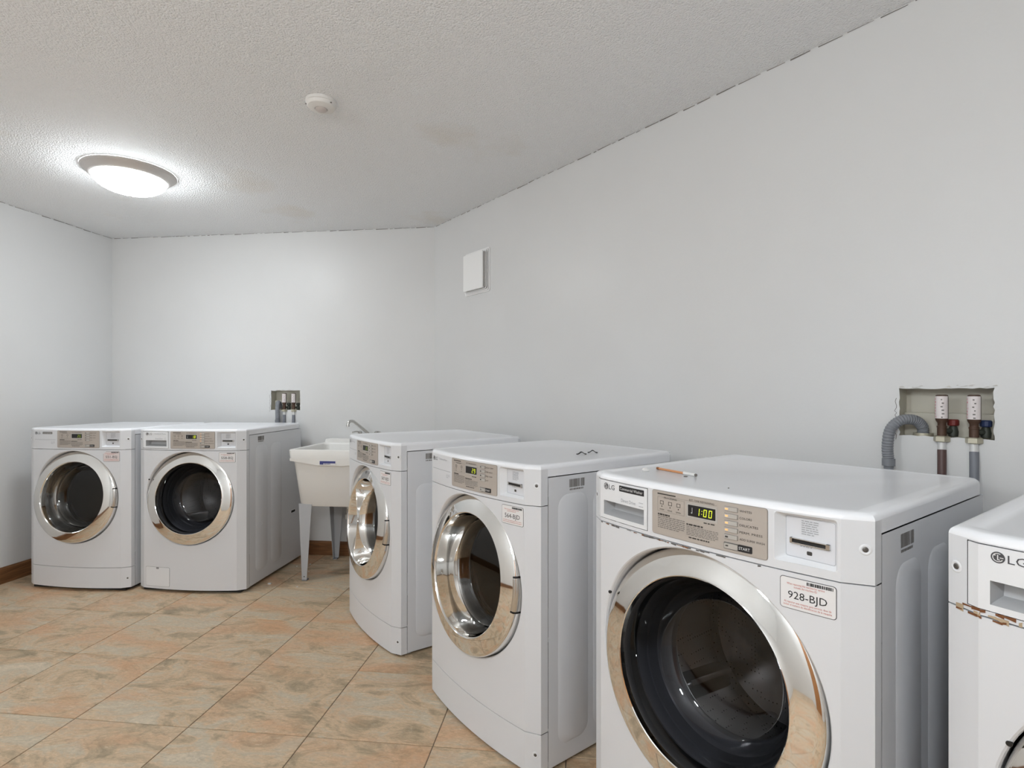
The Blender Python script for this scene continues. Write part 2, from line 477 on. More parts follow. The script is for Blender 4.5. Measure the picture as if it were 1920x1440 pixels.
def baseboard(name, a, b, label, s0=0.0, s1=0.0):
    d = (b-a); L = d.length; d /= L; nrm = Vector((d.y, -d.x)); M = MB()
    a2 = a + d*s0; b2 = b - d*s1
    lo = []
    for p in (a2, b2):
        q = p + nrm*0.013; r = p + nrm*0.006
        lo.append([(p.x,p.y,0.0), (q.x,q.y,0.0), (q.x,q.y,0.092), (r.x,r.y,0.104), (p.x,p.y,0.104)])
    M.loops(lo)
    return tag(M.obj(name, 'baseboard_wood', flip=True), label, kind='structure')
baseboard('baseboard_left', FL, BL, 'brown wooden baseboard along the side wall', 0.014, 0.014)
baseboard('baseboard_back', BL, BR, 'brown wooden baseboard along the back wall', 0.0, 0.012)
baseboard('baseboard_right', BR, RB, 'brown wooden baseboard along the diagonal wall', 0.012, 0.012)

# doors in the entrance wall behind the viewpoint
def room_door(name, s, w, mat, label):
    d = (FL-FR).normalized(); nrm = Vector((d.y, -d.x)); M = MB()
    e = empty(name, (*(FR + d*s), 0), math.atan2(d.y, d.x)); tag(e, label, kind='structure')
    def bx(nm, x0, x1, o0, o1, z0, z1, mt, parent, bev=0.0):
        m = MB(); m.box(x0, x1, -o1, -o0, z0, z1); return m.obj(nm, mt, parent, bevel=bev)
    bx('slab', 0.07, w-0.07, 0.001, 0.03, 0.006, 2.03, mat, e)
    bx('casing', 0.0, 0.07, 0.001, 0.022, 0.0, 2.10, 'door_wood', e)
    bx('casing', w-0.07, w, 0.001, 0.022, 0.0, 2.10, 'door_wood', e)
    bx('casing', 0.07, w-0.07, 0.001, 0.022, 2.03, 2.10, 'door_wood', e)
    k = MB(); k.lathe_y([(0.0001,-0.085),(0.022,-0.082),(0.028,-0.068),(0.02,-0.055),(0.011,-0.05),(0.011,-0.036),(0.03,-0.034),(0.03,-0.030)], 0.14, 1.0, 24)
    k.obj('knob', 'chrome_dull', e, 40)
room_door('door_1', 0.9, 1.0, 'door_white', 'white entrance door in a brown wooden casing')
room_door('door_2', 3.3, 1.0, 'door_wood', 'brown wooden door in a wooden casing')

# ------------------------------------------------------------------ machines
W2, XF, CF, YS, DEP = 0.3471, 0.3016, 0.0283, 0.0575, 0.72
BOW = 0.025
ZB, ZK, ZS, ZL, ZT, HT = 0.0175, 0.1421, 0.8663, 0.9577, 0.983, 0.996
ZC, RH = 0.572, 0.2835
def prof(u):
    a = abs(u)
    if a <= XF: return -BOW*(1-(u/XF)**2)
    return (a-XF)/(W2-XF)*CF
def fp(u, z, out=0.0):
    return (u, prof(u)-out, z)
def usplit(u0, u1, extra=(), step=0.02):
    pts = {round(u0,5), round(u1,5)}
    n = max(1, int(math.ceil((u1-u0)/step)))
    for k in range(n+1): pts.add(round(u0+(u1-u0)*k/n, 5))
    for e in list(extra)+[-XF, XF]:
        if u0 < e < u1: pts.add(round(e,5))
    s = sorted(pts); out = [s[0]]
    for q in s[1:]:
        if q - out[-1] > 1e-4: out.append(q)
    return out
def plate(M, u0, u1, z0, z1, r, out0, out1, edge=0.0):
    """rounded plate lying on the bowed front, from relief out0 to out1"""
    us = usplit(u0, u1, [u0+r*t for t in (0.08,0.3,0.6,1)] + [u1-r*t for t in (0.08,0.3,0.6,1)]) if r > 0 else usplit(u0, u1)
    def dz(u):
        if r <= 0: return 0.0
        x = min(u-u0, u1-u)
        if x >= r: return 0.0
        return r - math.sqrt(max(0.0, r*r-(r-x)**2))
    top = [(u, z1-dz(u)) for u in us]; bot = [(u, z0+dz(u)) for u in us]
    n = len(us)
    vs = [fp(u,z,out1) for u,z in top] + [fp(u,z,out1) for u,z in bot] + [fp(u,z,out0) for u,z in top] + [fp(u,z,out0) for u,z in bot]
    fs = []
    for i in range(n-1):
        fs.append((n+i, n+i+1, i+1, i))
        fs.append((i, i+1, 2*n+i+1, 2*n+i))
        fs.append((n+i+1, n+i, 3*n+i, 3*n+i+1))
    fs.append((0, 2*n, 3*n, n)); fs.append((n-1, 2*n-1, 4*n-1, 3*n-1))
    M.add(vs, fs); return M
def frame(M, u0, u1, z0, z1, t, out0, out1):
    plate(M, u0, u1, z1-t, z1, 0, out0, out1); plate(M, u0, u1, z0, z0+t, 0, out0, out1)
    plate(M, u0, u0+t, z0+t, z1-t, 0, out0, out1); plate(M, u1-t, u1, z0+t, z1-t, 0, out0, out1)
    return M
def ftext(M, s, u, z, size, out, width=None, align='l', wfun=None):
    vs, fs, w = text2d(s, size)
    sx = 1.0 if width is None else width/w
    off = {'l':0, 'c':-w*sx/2, 'r':-w*sx}[align]
    if wfun is None: M.add([fp(u+off+x*sx, z+y, out) for x, y in vs], fs)
    else: M.add([(u+off+x*sx, wfun-out, z+y) for x, y in vs], fs)
    return M
def greek(M, u0, u1, z0, z1, lines, out, seed, fill=0.45, wfun=None):
    """rows of print too small to read"""
    rnd = random.Random(seed); lh = (z1-z0)/lines
    for k in range(lines):
        u = u0; zt = z1-k*lh; end = u1 if k < lines-1 else u0+(u1-u0)*rnd.uniform(0.5, 0.95)
        while u < end:
            w = min(rnd.uniform(0.003, 0.011), end-u)
            if w > 0.0012:
                zz = (zt-lh*fill, zt)
                if wfun is None:
                    vs = [fp(u,zz[0],out), fp(u+w,zz[0],out), fp(u+w,zz[1],out), fp(u,zz[1],out)]
                else:
                    vs = [(u,wfun-out,zz[0]), (u+w,wfun-out,zz[0]), (u+w,wfun-out,zz[1]), (u,wfun-out,zz[1])]
                M.add(vs, [(0,1,2,3)])
            u += w + rnd.uniform(0.0012, 0.002)
    return M
def sheet(M, u0, u1, z0, z1, holes=(), back=0.012):
    """bowed front sheet with rectangular openings and folded top, bottom edges"""
    eu = [h[0] for h in holes]+[h[1] for h in holes]; ez = sorted({z0, z1, *[h[2] for h in holes], *[h[3] for h in holes]})
    us = usplit(u0, u1, eu, 0.018)
    for i in range(len(us)-1):
        for j in range(len(ez)-1):
            cu, cz = (us[i]+us[i+1])/2, (ez[j]+ez[j+1])/2
            if any(h[0] < cu < h[1] and h[2] < cz < h[3] for h in holes): continue
            M.add([fp(us[i],ez[j]), fp(us[i+1],ez[j]), fp(us[i+1],ez[j+1]), fp(us[i],ez[j+1])], [(0,1,2,3)])
        a, b = us[i], us[i+1]
        M.add([fp(a,z1), fp(b,z1), fp(b,z1,-back), fp(a,z1,-back)], [(0,1,2,3)])
        M.add([fp(a,z0), fp(a,z0,-back), fp(b,z0,-back), fp(b,z0)], [(0,1,2,3)])
    for s in (-1, 1):
        u = s*W2
        q = [(u,CF,z0), (u,YS,z0), (u,YS,z1), (u,CF,z1)]
        M.add(q, [(0,1,2,3)] if s > 0 else [(3,2,1,0)])
        for z in (z0, z1): M.add([(u,CF,z), (u,YS,z), (u*0.96,YS,z), (u*0.96,CF,z)], [(0,1,2,3)])
    return M
def seven(M, s, u, z, hgt, out, pitch, slant=0.10):
    SEG = {'0':'abcdef','1':'bc','2':'abged','3':'abgcd','4':'fgbc','5':'afgcd','6':'afgedc','7':'abc','8':'abcdefg','9':'abcdfg'}
    w = hgt*0.48; t = hgt*0.105
    def bar(a0, b0, a1, b1):
        M.add([fp(u+a0+b0*slant, z+b0, out), fp(u+a1+b0*slant, z+b0, out), fp(u+a1+b1*slant, z+b1, out), fp(u+a0+b1*slant, z+b1, out)], [(0,1,2,3)])
    for ch in s:
        if ch == ':':
            bar(0, hgt*.25, t, hgt*.25+t); bar(0, hgt*.65, t, hgt*.65+t); u += pitch*0.38; continue
        for g in SEG[ch]:
            if g == 'a': bar(t*.3, hgt-t, w-t*.3, hgt)
            if g == 'd': bar(t*.3, 0, w-t*.3, t)
            if g == 'g': bar(t*.3, hgt/2-t/2, w-t*.3, hgt/2+t/2)
            if g == 'f': bar(0, hgt/2+t*.2, t, hgt-t*.2)
            if g == 'b': bar(w-t, hgt/2+t*.2, w, hgt-t*.2)
            if g == 'e': bar(0, t*.2, t, hgt/2-t*.2)
            if g == 'c': bar(w-t, t*.2, w, hgt/2-t*.2)
        u += pitch
    return M
def ribbon(M, u0, u1, z, amp, seed, out, gap=0.3):
    rnd = random.Random(seed); u = u0
    while u < u1:
        l = rnd.uniform(0.004, 0.016)
        if rnd.random() > gap:
            a, b = rnd.uniform(0.2, 1)*amp, rnd.uniform(0.2, 1)*amp
            c = rnd.uniform(0, 0.4)*amp
            M.add([fp(u,z-a,out), fp(min(u+l,u1),z-b,out), fp(min(u+l,u1),z+c,out), fp(u,z+c*.5,out)], [(0,1,2,3)])
        u += l
    return M
def screw(parent, u, z):
    """countersunk screw set in a dimple on the slanted front corner"""
    s = 1 if u > 0 else -1; ang = math.atan2(CF, W2-XF)*s
    c = Vector((u, prof(u), z)); nx = Vector((math.cos(ang), math.sin(ang), 0)); nn = Vector((math.sin(ang), -math.cos(ang), 0))
    def ring(M, pr, n=18):
        M.loops([[tuple(c + nx*r*math.cos(2*math.pi*k/n) + Vector((0,0,1))*r*math.sin(2*math.pi*k/n) + nn*o) for k in range(n)] for r, o in pr], False, True)
    M = MB(); ring(M, [(0.0105,0.0003),(0.0085,0.0016),(0.0065,0.0014),(0.0055,0.0004)]); d = M.obj('screw_dimple', 'white_plastic', parent, 60)
    M = MB(); ring(M, [(0.0050,0.0006),(0.0046,0.0012),(0.002,0.0014),(0.0018,0.0008)]); M.obj('screw_head', 'screw_metal', d, 60)

def machine(kind, name, X, Y, a, dz, spec, label, group):
    root = empty(name, (X, Y, 0), -a)
    tag(root, label, kind, group)
    wash = kind == 'washer'
    base = ZB + dz
    # everything above the feet is raised by dz
    def up(o):
        if o.parent is root: o.location.z += dz
        return o
    # cabinet
    M = MB(); c0 = YS+0.0016; zt = ZL-0.0032
    x = W2
    vs = [(-x,c0,ZB),(x,c0,ZB),(x,DEP,ZB),(-x,DEP,ZB),(-x,c0,zt),(x,c0,zt),(x,DEP,zt),(-x,DEP,zt)]
    M.add(vs, [(3,2,1,0),(1,2,6,5),(2,3,7,6),(3,0,4,7)])
    cab = up(M.obj('cabinet', 'white_enamel', root, bevel=0.004))
    # black box added under the cabinet, stands in for the shade below it
    M = MB(); M.box(-W2+0.03, W2-0.03, 0.018, DEP-0.02, 0.0015-dz, ZB+0.003); up(M.obj('underside_shade', 'dark_gap', root))
    # embossed side pads
    pads = spec.get('pads', [])
    for s in (-1, 1):
        for (w0, w1, z0, z1) in pads:
            M = MB(); outer = rrect(w0, w1, z0, z1, 0.045, 7); inner = rrect(w0+0.008, w1-0.008, z0+0.008, z1-0.008, 0.038, 7)
            lo = [[(s*(x-0.0005), p, q) for p, q in outer], [(s*(x+0.0022), p, q) for p, q in inner]]
            M.loops(lo, False, True)
            M.obj('side_emboss', 'white_enamel', cab, 20, flip=(s > 0))
        if spec.get('slots'):
            for w, z in ((0.165, 0.38), (0.60, 0.37)):
                M = MB(); pts = rrect(w-0.034, w+0.034, z-0.012, z+0.012, 0.0118, 6); pin = rrect(w-0.030, w+0.030, z-0.008, z+0.008, 0.0078, 6)
                M.loops([[(s*(x+0.0002), p, q) for p, q in pts], [(s*(x+0.003), p, q) for p, q in rrect(w-0.032, w+0.032, z-0.010, z+0.010, 0.0098, 6)], [(s*(x+0.0005), p, q) for p, q in pin]], False, False)
                M.obj('hand_slot_rim', 'white_plastic', cab, 50, flip=(s > 0))
                M = MB(); M.add([(s*(x+0.0006), p, q) for p, q in pin], [tuple(range(len(pin)))]); M.obj('hand_slot', 'dark_gap', cab, flip=(s < 0))
    # barcode label on the side
    rnd = random.Random(5)
    M = MB(); w = 0.152
    while w < 0.222:
        bw = rnd.uniform(0.0012, 0.0045); 
        if not (0.196 < w < 0.200): M.add([(x+0.0006, w, 0.914), (x+0.0006, w+bw, 0.914), (x+0.0006, w+bw, 0.941), (x+0.0006, w, 0.941)], [(0,1,2,3)])
        w += bw + rnd.uniform(0.0006, 0.0018)
    w = 0.153
    while w < 0.215:
        bw = rnd.uniform(0.002, 0.006); M.add([(x+0.0006, w, 0.9045), (x+0.0006, w+bw, 0.9045), (x+0.0006, w+bw, 0.910), (x+0.0006, w, 0.910)], [(0,1,2,3)]); w += bw+0.0022
    tag(M.obj('barcode_print', 'print_grey', cab), kind='stuff')
    # front panel with the door opening
    z0 = (ZK+0.0012) if not wash else ZB
    z1 = ZS-0.0012
    M = MB()
    angs = sorted([2*math.pi*k/96 for k in range(96)] + [math.atan2(zz-ZC, uu) % (2*math.pi) for uu in (-XF, XF) for zz in (z0, z1)])
    def edge(t):
        c, s = math.cos(t), math.sin(t); k = 1e9
        if abs(c) > 1e-9: k = min(k, XF/abs(c))
        if s > 1e-9: k = min(k, (z1-ZC)/s)
        if s < -1e-9: k = min(k, (z0-ZC)/s)
        return k
    RD = 0.2885
    loops = [[(RH*math.cos(t), 0.058, ZC+RH*math.sin(t)) for t in angs],
             [(RH*math.cos(t), prof(RH*math.cos(t))+0.010, ZC+RH*math.sin(t)) for t in angs],
             [((RH+0.002)*math.cos(t), prof((RH+0.002)*math.cos(t))+0.003, ZC+(RH+0.002)*math.sin(t)) for t in angs]]
    for k in (0, 0.12, 0.35, 0.65, 1.0):
        lp = []
        for t in angs:
            r = RD + (edge(t)-RD)*k
            u = max(-XF, min(XF, r*math.cos(t)))
            lp.append(fp(u, ZC+r*math.sin(t)))
        loops.append(lp)
    M.loops(loops, False, False)
    for s in (-1, 1):
        q = [fp(s*XF,z0), fp(s*W2,z0), fp(s*W2,z1), fp(s*XF,z1)]
        M.add(q, [(0,1,2,3)] if s > 0 else [(3,2,1,0)])
        q = [(s*W2,CF,z0), (s*W2,YS,z0), (s*W2,YS,z1), (s*W2,CF,z1)]
        M.add(q, [(0,1,2,3)] if s > 0 else [(3,2,1,0)])
    us = usplit(-W2, W2)
    for i in range(len(us)-1):
        p, q = us[i], us[i+1]
        M.add([fp(p,z1), fp(q,z1), fp(q,z1,-0.012), fp(p,z1,-0.012)], [(0,1,2,3)])
        M.add([fp(p,z0), fp(p,z0,-0.012), fp(q,z0,-0.012), fp(q,z0)], [(0,1,2,3)])
    front = up(M.obj('front_panel', 'white_enamel', root, 14))
    if not wash:
        M = MB(); sheet(M, -W2, W2, ZB, ZK-0.0012, (), 0.05)
        kick = up(M.obj('kick_panel', 'white_enamel', root, 14))
        for s in (-1, 1): screw(kick, s*0.331, 0.075)
    else:
        # drain filter hatch with a finger notch
        M = MB(); plate(M, -0.287, -0.116, 0.032, 0.150, 0.008, 0, 0.0008); ht = M.obj('filter_hatch_gap', 'line_grey', front, 20)
        M = MB(); plate(M, -0.2855, -0.1175, 0.0335, 0.1485, 0.007, 0, 0.0016); M.obj('filter_hatch', 'white_plastic', front, 20)
        M = MB(); plate(M, -0.210, -0.190, 0.138, 0.1485, 0.004, 0.0016, 0.0020); M.obj('hatch_notch', 'line_grey', front, 20)
    # seam shadow gaps are real: behind them a dark inner frame
    M = MB(); M.box(-W2+0.004, W2-0.004, 0.036, 0.0575, ZB+0.01, ZC-0.30); M.box(-W2+0.004, W2-0.004, 0.036, 0.0585, ZC+0.30, ZT-0.002)
    M.box(-W2+0.004, -0.30, 0.036, 0.0585, ZC-0.30, ZC+0.30); M.box(0.30, W2-0.004, 0.036, 0.0585, ZC-0.30, ZC+0.30)
    up(M.obj('inner_frame', 'dark_gap', root))
    # control housing (fascia) with real openings
    CU = (0.186, 0.296, 0.884, 0.9795)
    DR = (-0.3180, -0.1245, 0.8765, 0.981)
    M = MB(); sheet(M, -W2, W2, ZS+0.0012, ZT, [CU]+([DR] if wash else []), 0.008)
    house = up(M.obj('control_housing', 'white_enamel', root, 14))
    for s in (-1, 1): screw(house, s*0.3345, 0.931)
    # card reader: a sunken tray
    fw = 0.0070
    ci = (0.197, 0.2915, 0.891, 0.9725)
    M = MB(); outer = rrect(*CU, 0.006, 4); inner = rrect(*ci, 0.005, 4)
    M.loops([[fp(p,q) for p,q in [(min(max(p,CU[0]),CU[1]), q) for p,q in outer]], [(p, fw, q) for p,q in inner]], False, False)
    for (cx, cz) in ((CU[0],CU[2]),(CU[0],CU[3]),(CU[1],CU[2]),(CU[1],CU[3])):      # corner fillets of the tray
        sx = 1 if cx == CU[0] else -1; sz = 1 if cz == CU[2] else -1
        arc = [fp(cx+sx*0.006*(1-math.cos(k*math.pi/8)), cz+sz*0.006*(1-math.sin(k*math.pi/8))) for k in range(5)]
        M.add([fp(cx,cz)]+arc, [(0,1+k,2+k) for k in range(4)])
    card = up(M.obj('card_reader', 'white_plastic', root, 50, flip=True))
    M = MB(); M.add([(p, fw, q) for p,q in inner], [tuple(range(len(inner)))]); M.obj('card_plate', 'card_plate', card, flip=True)
    M = MB(); lp = rrect(ci[0]+.001, ci[1]-.001, ci[2]+.001, ci[3]-.001, 0.004, 4); li = rrect(ci[0]+.0018, ci[1]-.0018, ci[2]+.0018, ci[3]-.0018, 0.0035, 4)
    M.loops([[(p, fw-0.0004, q) for p,q in lp], [(p, fw-0.0004, q) for p,q in li]], False, False); M.obj('plate_outline', 'print_pale', card)
    M = MB()
    for zz0, zz1 in ((0.9195, 0.9215), (0.9285, 0.9300)): M.box(0.2075, 0.2815, fw-0.006, fw, zz0, zz1)
    for uu0, uu1 in ((0.2075, 0.2125), (0.2745, 0.2815)): M.box(uu0, uu1, fw-0.006, fw, 0.9195, 0.9300)
    M.obj('slot_bezel', 'chrome_dull', card, bevel=0.0006)
    M = MB(); M.add([(0.2125,fw-0.0008,0.9215),(0.2745,fw-0.0008,0.9215),(0.2745,fw-0.0008,0.9285),(0.2125,fw-0.0008,0.9285)], [(0,1,2,3)]); M.obj('card_slot', 'black_plastic', card)
    M = MB(); greek(M, 0.2285, 0.2600, 0.9370, 0.9665, 7, 0.0008, 21, 0.42, fw); greek(M, 0.226, 0.262, 0.9135, 0.9165, 1, 0.0008, 4, 0.5, fw)
    tag(M.obj('card_print', 'print_pale', card), kind='stuff')
    M = MB(); M.add([(p, fw-0.0009, q) for p,q in rrect(0.2385,0.2485,0.9010,0.9085,0.002,3)], [tuple(range(16))]); M.obj('card_icon', 'print_dark', card, flip=True)
    # brand mark
    lh = house
    M = MB(); cu, cz = (-0.2768, 0.9645); R = 0.0088
    dr_out = 0.0022 if wash else 0.0006
    n = 28
    M.add([fp(cu+R*math.cos(2*math.pi*k/n), cz+R*math.sin(2*math.pi*k/n), dr_out) for k in range(n)], [tuple(range(n))])
    MARK = [('brand_mark', 'logo_grey', M)]
    M = MB()
    for k in range(14):                                         # letter-like strokes inside the round mark
        t0, t1 = math.radians(60+k*19.5), math.radians(60+(k+1)*19.5)
        M.add([fp(cu+r*math.cos(t), cz+r*math.sin(t), dr_out+0.0003) for t, r in ((t0,R*.78),(t1,R*.78),(t1,R*.64),(t0,R*.64))], [(0,1,2,3)])
    for (p0,p1,q0,q1) in ((-.10,.06,-.45,.45),(-.10,.30,-.45,-.30),(.25,.78,-.07,.07),(-.50,-.32,.25,.43)):
        M.add([fp(cu+p*R, cz+q*R, dr_out+0.0003) for p,q in ((p0,q0),(p1,q0),(p1,q1),(p0,q1))], [(0,1,2,3)])
    MARK.append(('brand_mark_lines', 'print_white', M))
    M = MB(); ftext(M, 'LG', -0.2650, 0.9580, 0.0182, dr_out, 0.0225); MARK.append(('brand_letters', 'logo_grey', M))
    if wash:
        ins = 0.0016
        P = (-0.2865, -0.1365, 0.8885, 0.926)
        M = MB()
        d0, d1, d2, d3 = DR[0]+ins, DR[1]-ins, DR[2]+ins, DR[3]-ins
        us = usplit(d0, d1, (P[0], P[1]), 0.018)
        o1 = 0.0016
        for i in range(len(us)-1):
            for (b0, b1) in ((d2,P[2]), (P[2],P[3]), (P[3],d3)):
                cu2 = (us[i]+us[i+1])/2
                if P[0] < cu2 < P[1] and b0 == P[2]: continue
                M.add([fp(us[i],b0,o1), fp(us[i+1],b0,o1), fp(us[i+1],b1,o1), fp(us[i],b1,o1)], [(0,1,2,3)])
            for zz, fl in ((d3, 0), (d2, 1)):
                q = [fp(us[i],zz,o1), fp(us[i+1],zz,o1), fp(us[i+1],zz,-0.02), fp(us[i],zz,-0.02)]
                M.add(q, [(3,2,1,0)] if fl else [(0,1,2,3)])
        for uu in (d0, d1): M.add([fp(uu,d2,o1), fp(uu,d3,o1), fp(uu,d3,-0.02), fp(uu,d2,-0.02)], [(0,1,2,3)])
        # finger pocket
        pu = usplit(P[0], P[1], (), 0.02)
        lp_o = [fp(u,P[3],o1) for u in pu] + [fp(u,P[2],o1) for u in reversed(pu)]
        sh = 0.010
        lp_i = [fp(min(max(u,P[0]+sh),P[1]-0.002),P[3]-0.001,-0.038) for u in pu] + [fp(min(max(u,P[0]+sh),P[1]-0.002),P[2]+0.010,-0.030) for u in reversed(pu)]
        drawer = up(M.obj('detergent_drawer', 'white_plastic', root, 25))
        M = MB(); M.loops([lp_o, lp_i], False, True); M.obj('finger_pocket', 'pocket_shade', drawer, 25)
        bp = drawer
        M = MB(); plate(M, -0.224, -0.136, 0.9590, 0.9740, 0.0015, 0.0016, 0.0022)
        M.obj('name_plate', 'print_black' if spec.get('dark_name', True) else 'white_plastic', bp)
        M = MB(); ftext(M, 'Commercial Washer', -0.2205, 0.9632, 0.0105, 0.0026, 0.0805); M.obj('name_text', 'print_white' if spec.get('dark_name', True) else 'print_pale', bp)
        M = MB(); ftext(M, 'Direct Drive', -0.2165, 0.9325, 0.0125, 0.0022, 0.052); plate(M, -0.153, -0.139, 0.9315, 0.9325, 0, 0.0016, 0.0022); plate(M, -0.153, -0.139, 0.9405, 0.9413, 0, 0.0016, 0.0022); M.obj('drive_text', 'print_pale', bp)
    else:
        bp = house
        if spec.get('dark_name'):
            M = MB(); plate(M, -0.224, -0.148, 0.9600, 0.9725, 0.001, 0, 0.0006); M.obj('name_plate', 'print_grey', bp)
        M = MB(); ftext(M, 'Commercial Dryer', -0.222, 0.9632, 0.0095, 0.0009, 0.071); M.obj('name_text', 'print_white' if spec.get('dark_name') else 'print_pale', bp)
        M = MB(); plate(M, -0.288, -0.125, 0.9240, 0.9255, 0, 0, 0.0005); greek(M, -0.158, -0.128, 0.897, 0.912, 3, 0.0006, 8, 0.3); tag(M.obj('fascia_line', 'print_pale', bp), kind='stuff')
    for nm, mt, m in MARK: m.obj(nm, mt, bp)
    # display panel
    D0 = (-0.1085, 0.1728, 0.8785, 0.9812)
    M = MB(); plate(M, D0[0]-0.0012, D0[1]+0.0012, D0[2]-0.0012, D0[3]+0.0012, 0.0062, 0, 0.0010); up(M.obj('display_bezel', 'panel_frame', root, 20))
    M = MB(); plate(M, *D0, 0.005, 0, 0.0018); disp = up(M.obj('display_panel', 'panel_taupe', root, 20))
    o = 0.0018
    M = MB(); frame(M, -0.0105, 0.0675, 0.9320, 0.9680, 0.0012, o, o+0.0006); plate(M, -0.0085, 0.0655, 0.9340, 0.9655, 0.001, o, o+0.0005); M.obj('screen_frame', 'button_grey', disp)
    M = MB(); plate(M, -0.0055, 0.0625, 0.9375, 0.9625, 0.0008, o, o+0.0010); M.obj('screen', 'black_plastic', disp)
    M = MB(); t = spec['digits']; hh = 0.0165 if wash else 0.0155
    wtot = sum(0.0058 if ch == ':' else 0.0128 for ch in t)
    seven(M, t, 0.0598-wtot, 0.9415, hh, o+0.0014, 0.0128); M.obj('digits', 'led_digits' if spec.get('bright', True) else 'led_digits_dim', disp)
    if wash:
        M = MB(); plate(M, 0.0048, 0.0062, 0.945, 0.957, 0, o, o+0.0013); plate(M, 0.0025, 0.006, 0.9435, 0.9465, 0.001, o, o+0.0013); M.obj('status_icon', 'print_pale', disp)
    M = MB(); frame(M, -0.0925, -0.0160, 0.9335, 0.9675, 0.0007, o, o+0.0003)
    plate(M, -0.0925, 0.066, 0.9702, 0.9708, 0, o, o+0.0003)
    M.obj('print_frame', 'panel_frame', disp)
    M = MB(); ftext(M, 'PROCESSING', -0.0725, 0.9650, 0.0058, o+0.0005, 0.036)
    for k, cc in enumerate((-0.0795, -0.0555, -0.0320) if wash else (-0.074, -0.036)):
        ftext(M, ('WASH','RINSE','SPIN')[k] if wash else ('DRY','COOL')[k], cc, 0.9368, 0.0048, o+0.0005, 0.013, 'c')
        plate(M, cc-0.0012, cc+0.0012, 0.9445, 0.9472, 0.0008, o, o+0.0004)
        frame(M, cc-0.005, cc+0.005, 0.9505, 0.9590, 0.0009, o, o+0.0004)
    ftext(M, 'EST. TIME REMAINING', 0.0285, 0.9695 if False else 0.9712, 0.0058, o+0.0006, 0.062, 'c')
    plate(M, -0.0925, -0.040, 0.9735, 0.9762, 0, o, o+0.0004)
    greek(M, -0.0910, -0.022, 0.9235, 0.9285, 1, o+0.0005, 31, 0.8)
    greek(M, -0.0100, 0.0690, 0.9150, 0.9195, 1, o+0.0005, 32, 0.8)
    greek(M, 0.034, 0.069, 0.9265, 0.9295, 1, o+0.0005, 33, 0.8)
    greek(M, -0.004, 0.0665, 0.8868, 0.8902, 1, o+0.0005, 34, 0.85)
    tag(M.obj('panel_print', 'print_dark', disp), kind='stuff')
    M = MB(); greek(M, -0.0910, -0.0145, 0.8925, 0.9225, 7, o+0.0005, 41, 0.4); greek(M, -0.0100, 0.0690, 0.8920, 0.9135, 6, o+0.0005, 42, 0.4)
    tag(M.obj('instruction_print', 'print_grey', disp), kind='stuff')
    labels = ('WHITES', 'COLORS', 'DELICATES', 'PERM. PRESS', 'ADD SUPER WASH') if wash else ('HIGH TEMP', 'MED HIGH', 'MED TEMP', 'LOW')
    for k, s in enumerate(labels):
        zc = 0.9690 - k*0.0147
        M = MB(); plate(M, 0.0830, 0.1135, zc-0.0052, zc+0.0052, 0.0015, 0, o+0.0008); b0 = M.obj('button', 'panel_frame', disp, 20)
        M = MB(); plate(M, 0.0842, 0.1122, zc-0.0041, zc+0.0041, 0.0012, 0, o+0.0028); M.obj('button_face', 'button_grey', disp, 20)
        lit = wash and k < 4 and spec.get('lit', True)
        M = MB(); plate(M, 0.0862, 0.0925, zc-0.0017, zc+0.0017, 0.0005, 0, o+0.0033); M.obj('button_lamp', 'led_orange' if lit else 'print_dark', disp)
        M = MB(); ftext(M, s, 0.1165, zc-0.0026, 0.0066, o+0.0005, min(0.0048*len(s)*0.9, 0.052)); M.obj('button_text', 'print_dark', disp)
    M = MB(); plate(M, 0.0820, 0.1140, 0.8838, 0.8980, 0.002, 0, o+0.0008); M.obj('button', 'line_dark', disp, 20)
    M = MB(); plate(M, 0.0838, 0.1132, 0.8855, 0.8963, 0.0015, 0, o+0.0028); M.obj('button_face', 'button_grey', disp, 20)
    M = MB(); plate(M, 0.0870, 0.0930, 0.8900, 0.8925, 0.0005, 0, o+0.0033); M.obj('button_lamp', 'print_dark', disp)
    M = MB(); plate(M, 0.1134, 0.1432, 0.8842, 0.8985, 0.002, 0, o+0.0011); M.obj('start_plate', 'print_black', disp, 20)
    M = MB(); ftext(M, 'START', 0.1155, 0.8884, 0.0085, o+0.0016, 0.0235); M.obj('start_text', 'print_white', disp)
    # identification sticker
    S0 = (0.197, 0.2955, 0.7945, 0.8565)
    M = MB(); plate(M, *S0, 0.006, 0, 0.0006); st = up(M.obj('id_sticker', 'sticker_edge', root, 20))
    M = MB(); plate(M, S0[0]+0.0013, S0[1]-0.0013, S0[2]+0.0013, S0[3]-0.0013, 0.005, 0, 0.0010); M.obj('sticker_face', spec.get('sticker', 'sticker_white'), st, 20)
    if spec.get('peeled'):
        M = MB(); M.add([fp(S0[0]-.002,0.8395,0.0011), fp(S0[0]+.020,0.8580,0.0011), fp(S0[0]-.002,0.8580,0.0011)], [(0,1,2)]); M.obj('peeled_corner', 'white_enamel', st)
    M = MB(); ftext(M, spec['id'], (S0[0]+S0[1])/2, 0.8158, 0.0205, 0.0014, 0.068, 'c'); M.obj('id_text', 'print_black', st)
    M = MB(); ftext(M, 'When reporting this machine for service', 0.243, 0.8420, 0.0056, 0.0014, 0.066, 'c'); ftext(M, 'include the machine ID', 0.243, 0.8365, 0.0056, 0.0014, 0.040, 'c')
    ftext(M, 'Al reportar esta maquina para servicio, dese de', 0.246, 0.8065, 0.0056, 0.0014, 0.082, 'c'); ftext(M, 'incluir el numero de identificacion de la maquina', 0.246, 0.8010, 0.0056, 0.0014, 0.084, 'c')
    tag(M.obj('notice_text', 'print_red', st), kind='stuff')
    rnd = random.Random(9); M = MB(); u = 0.2455
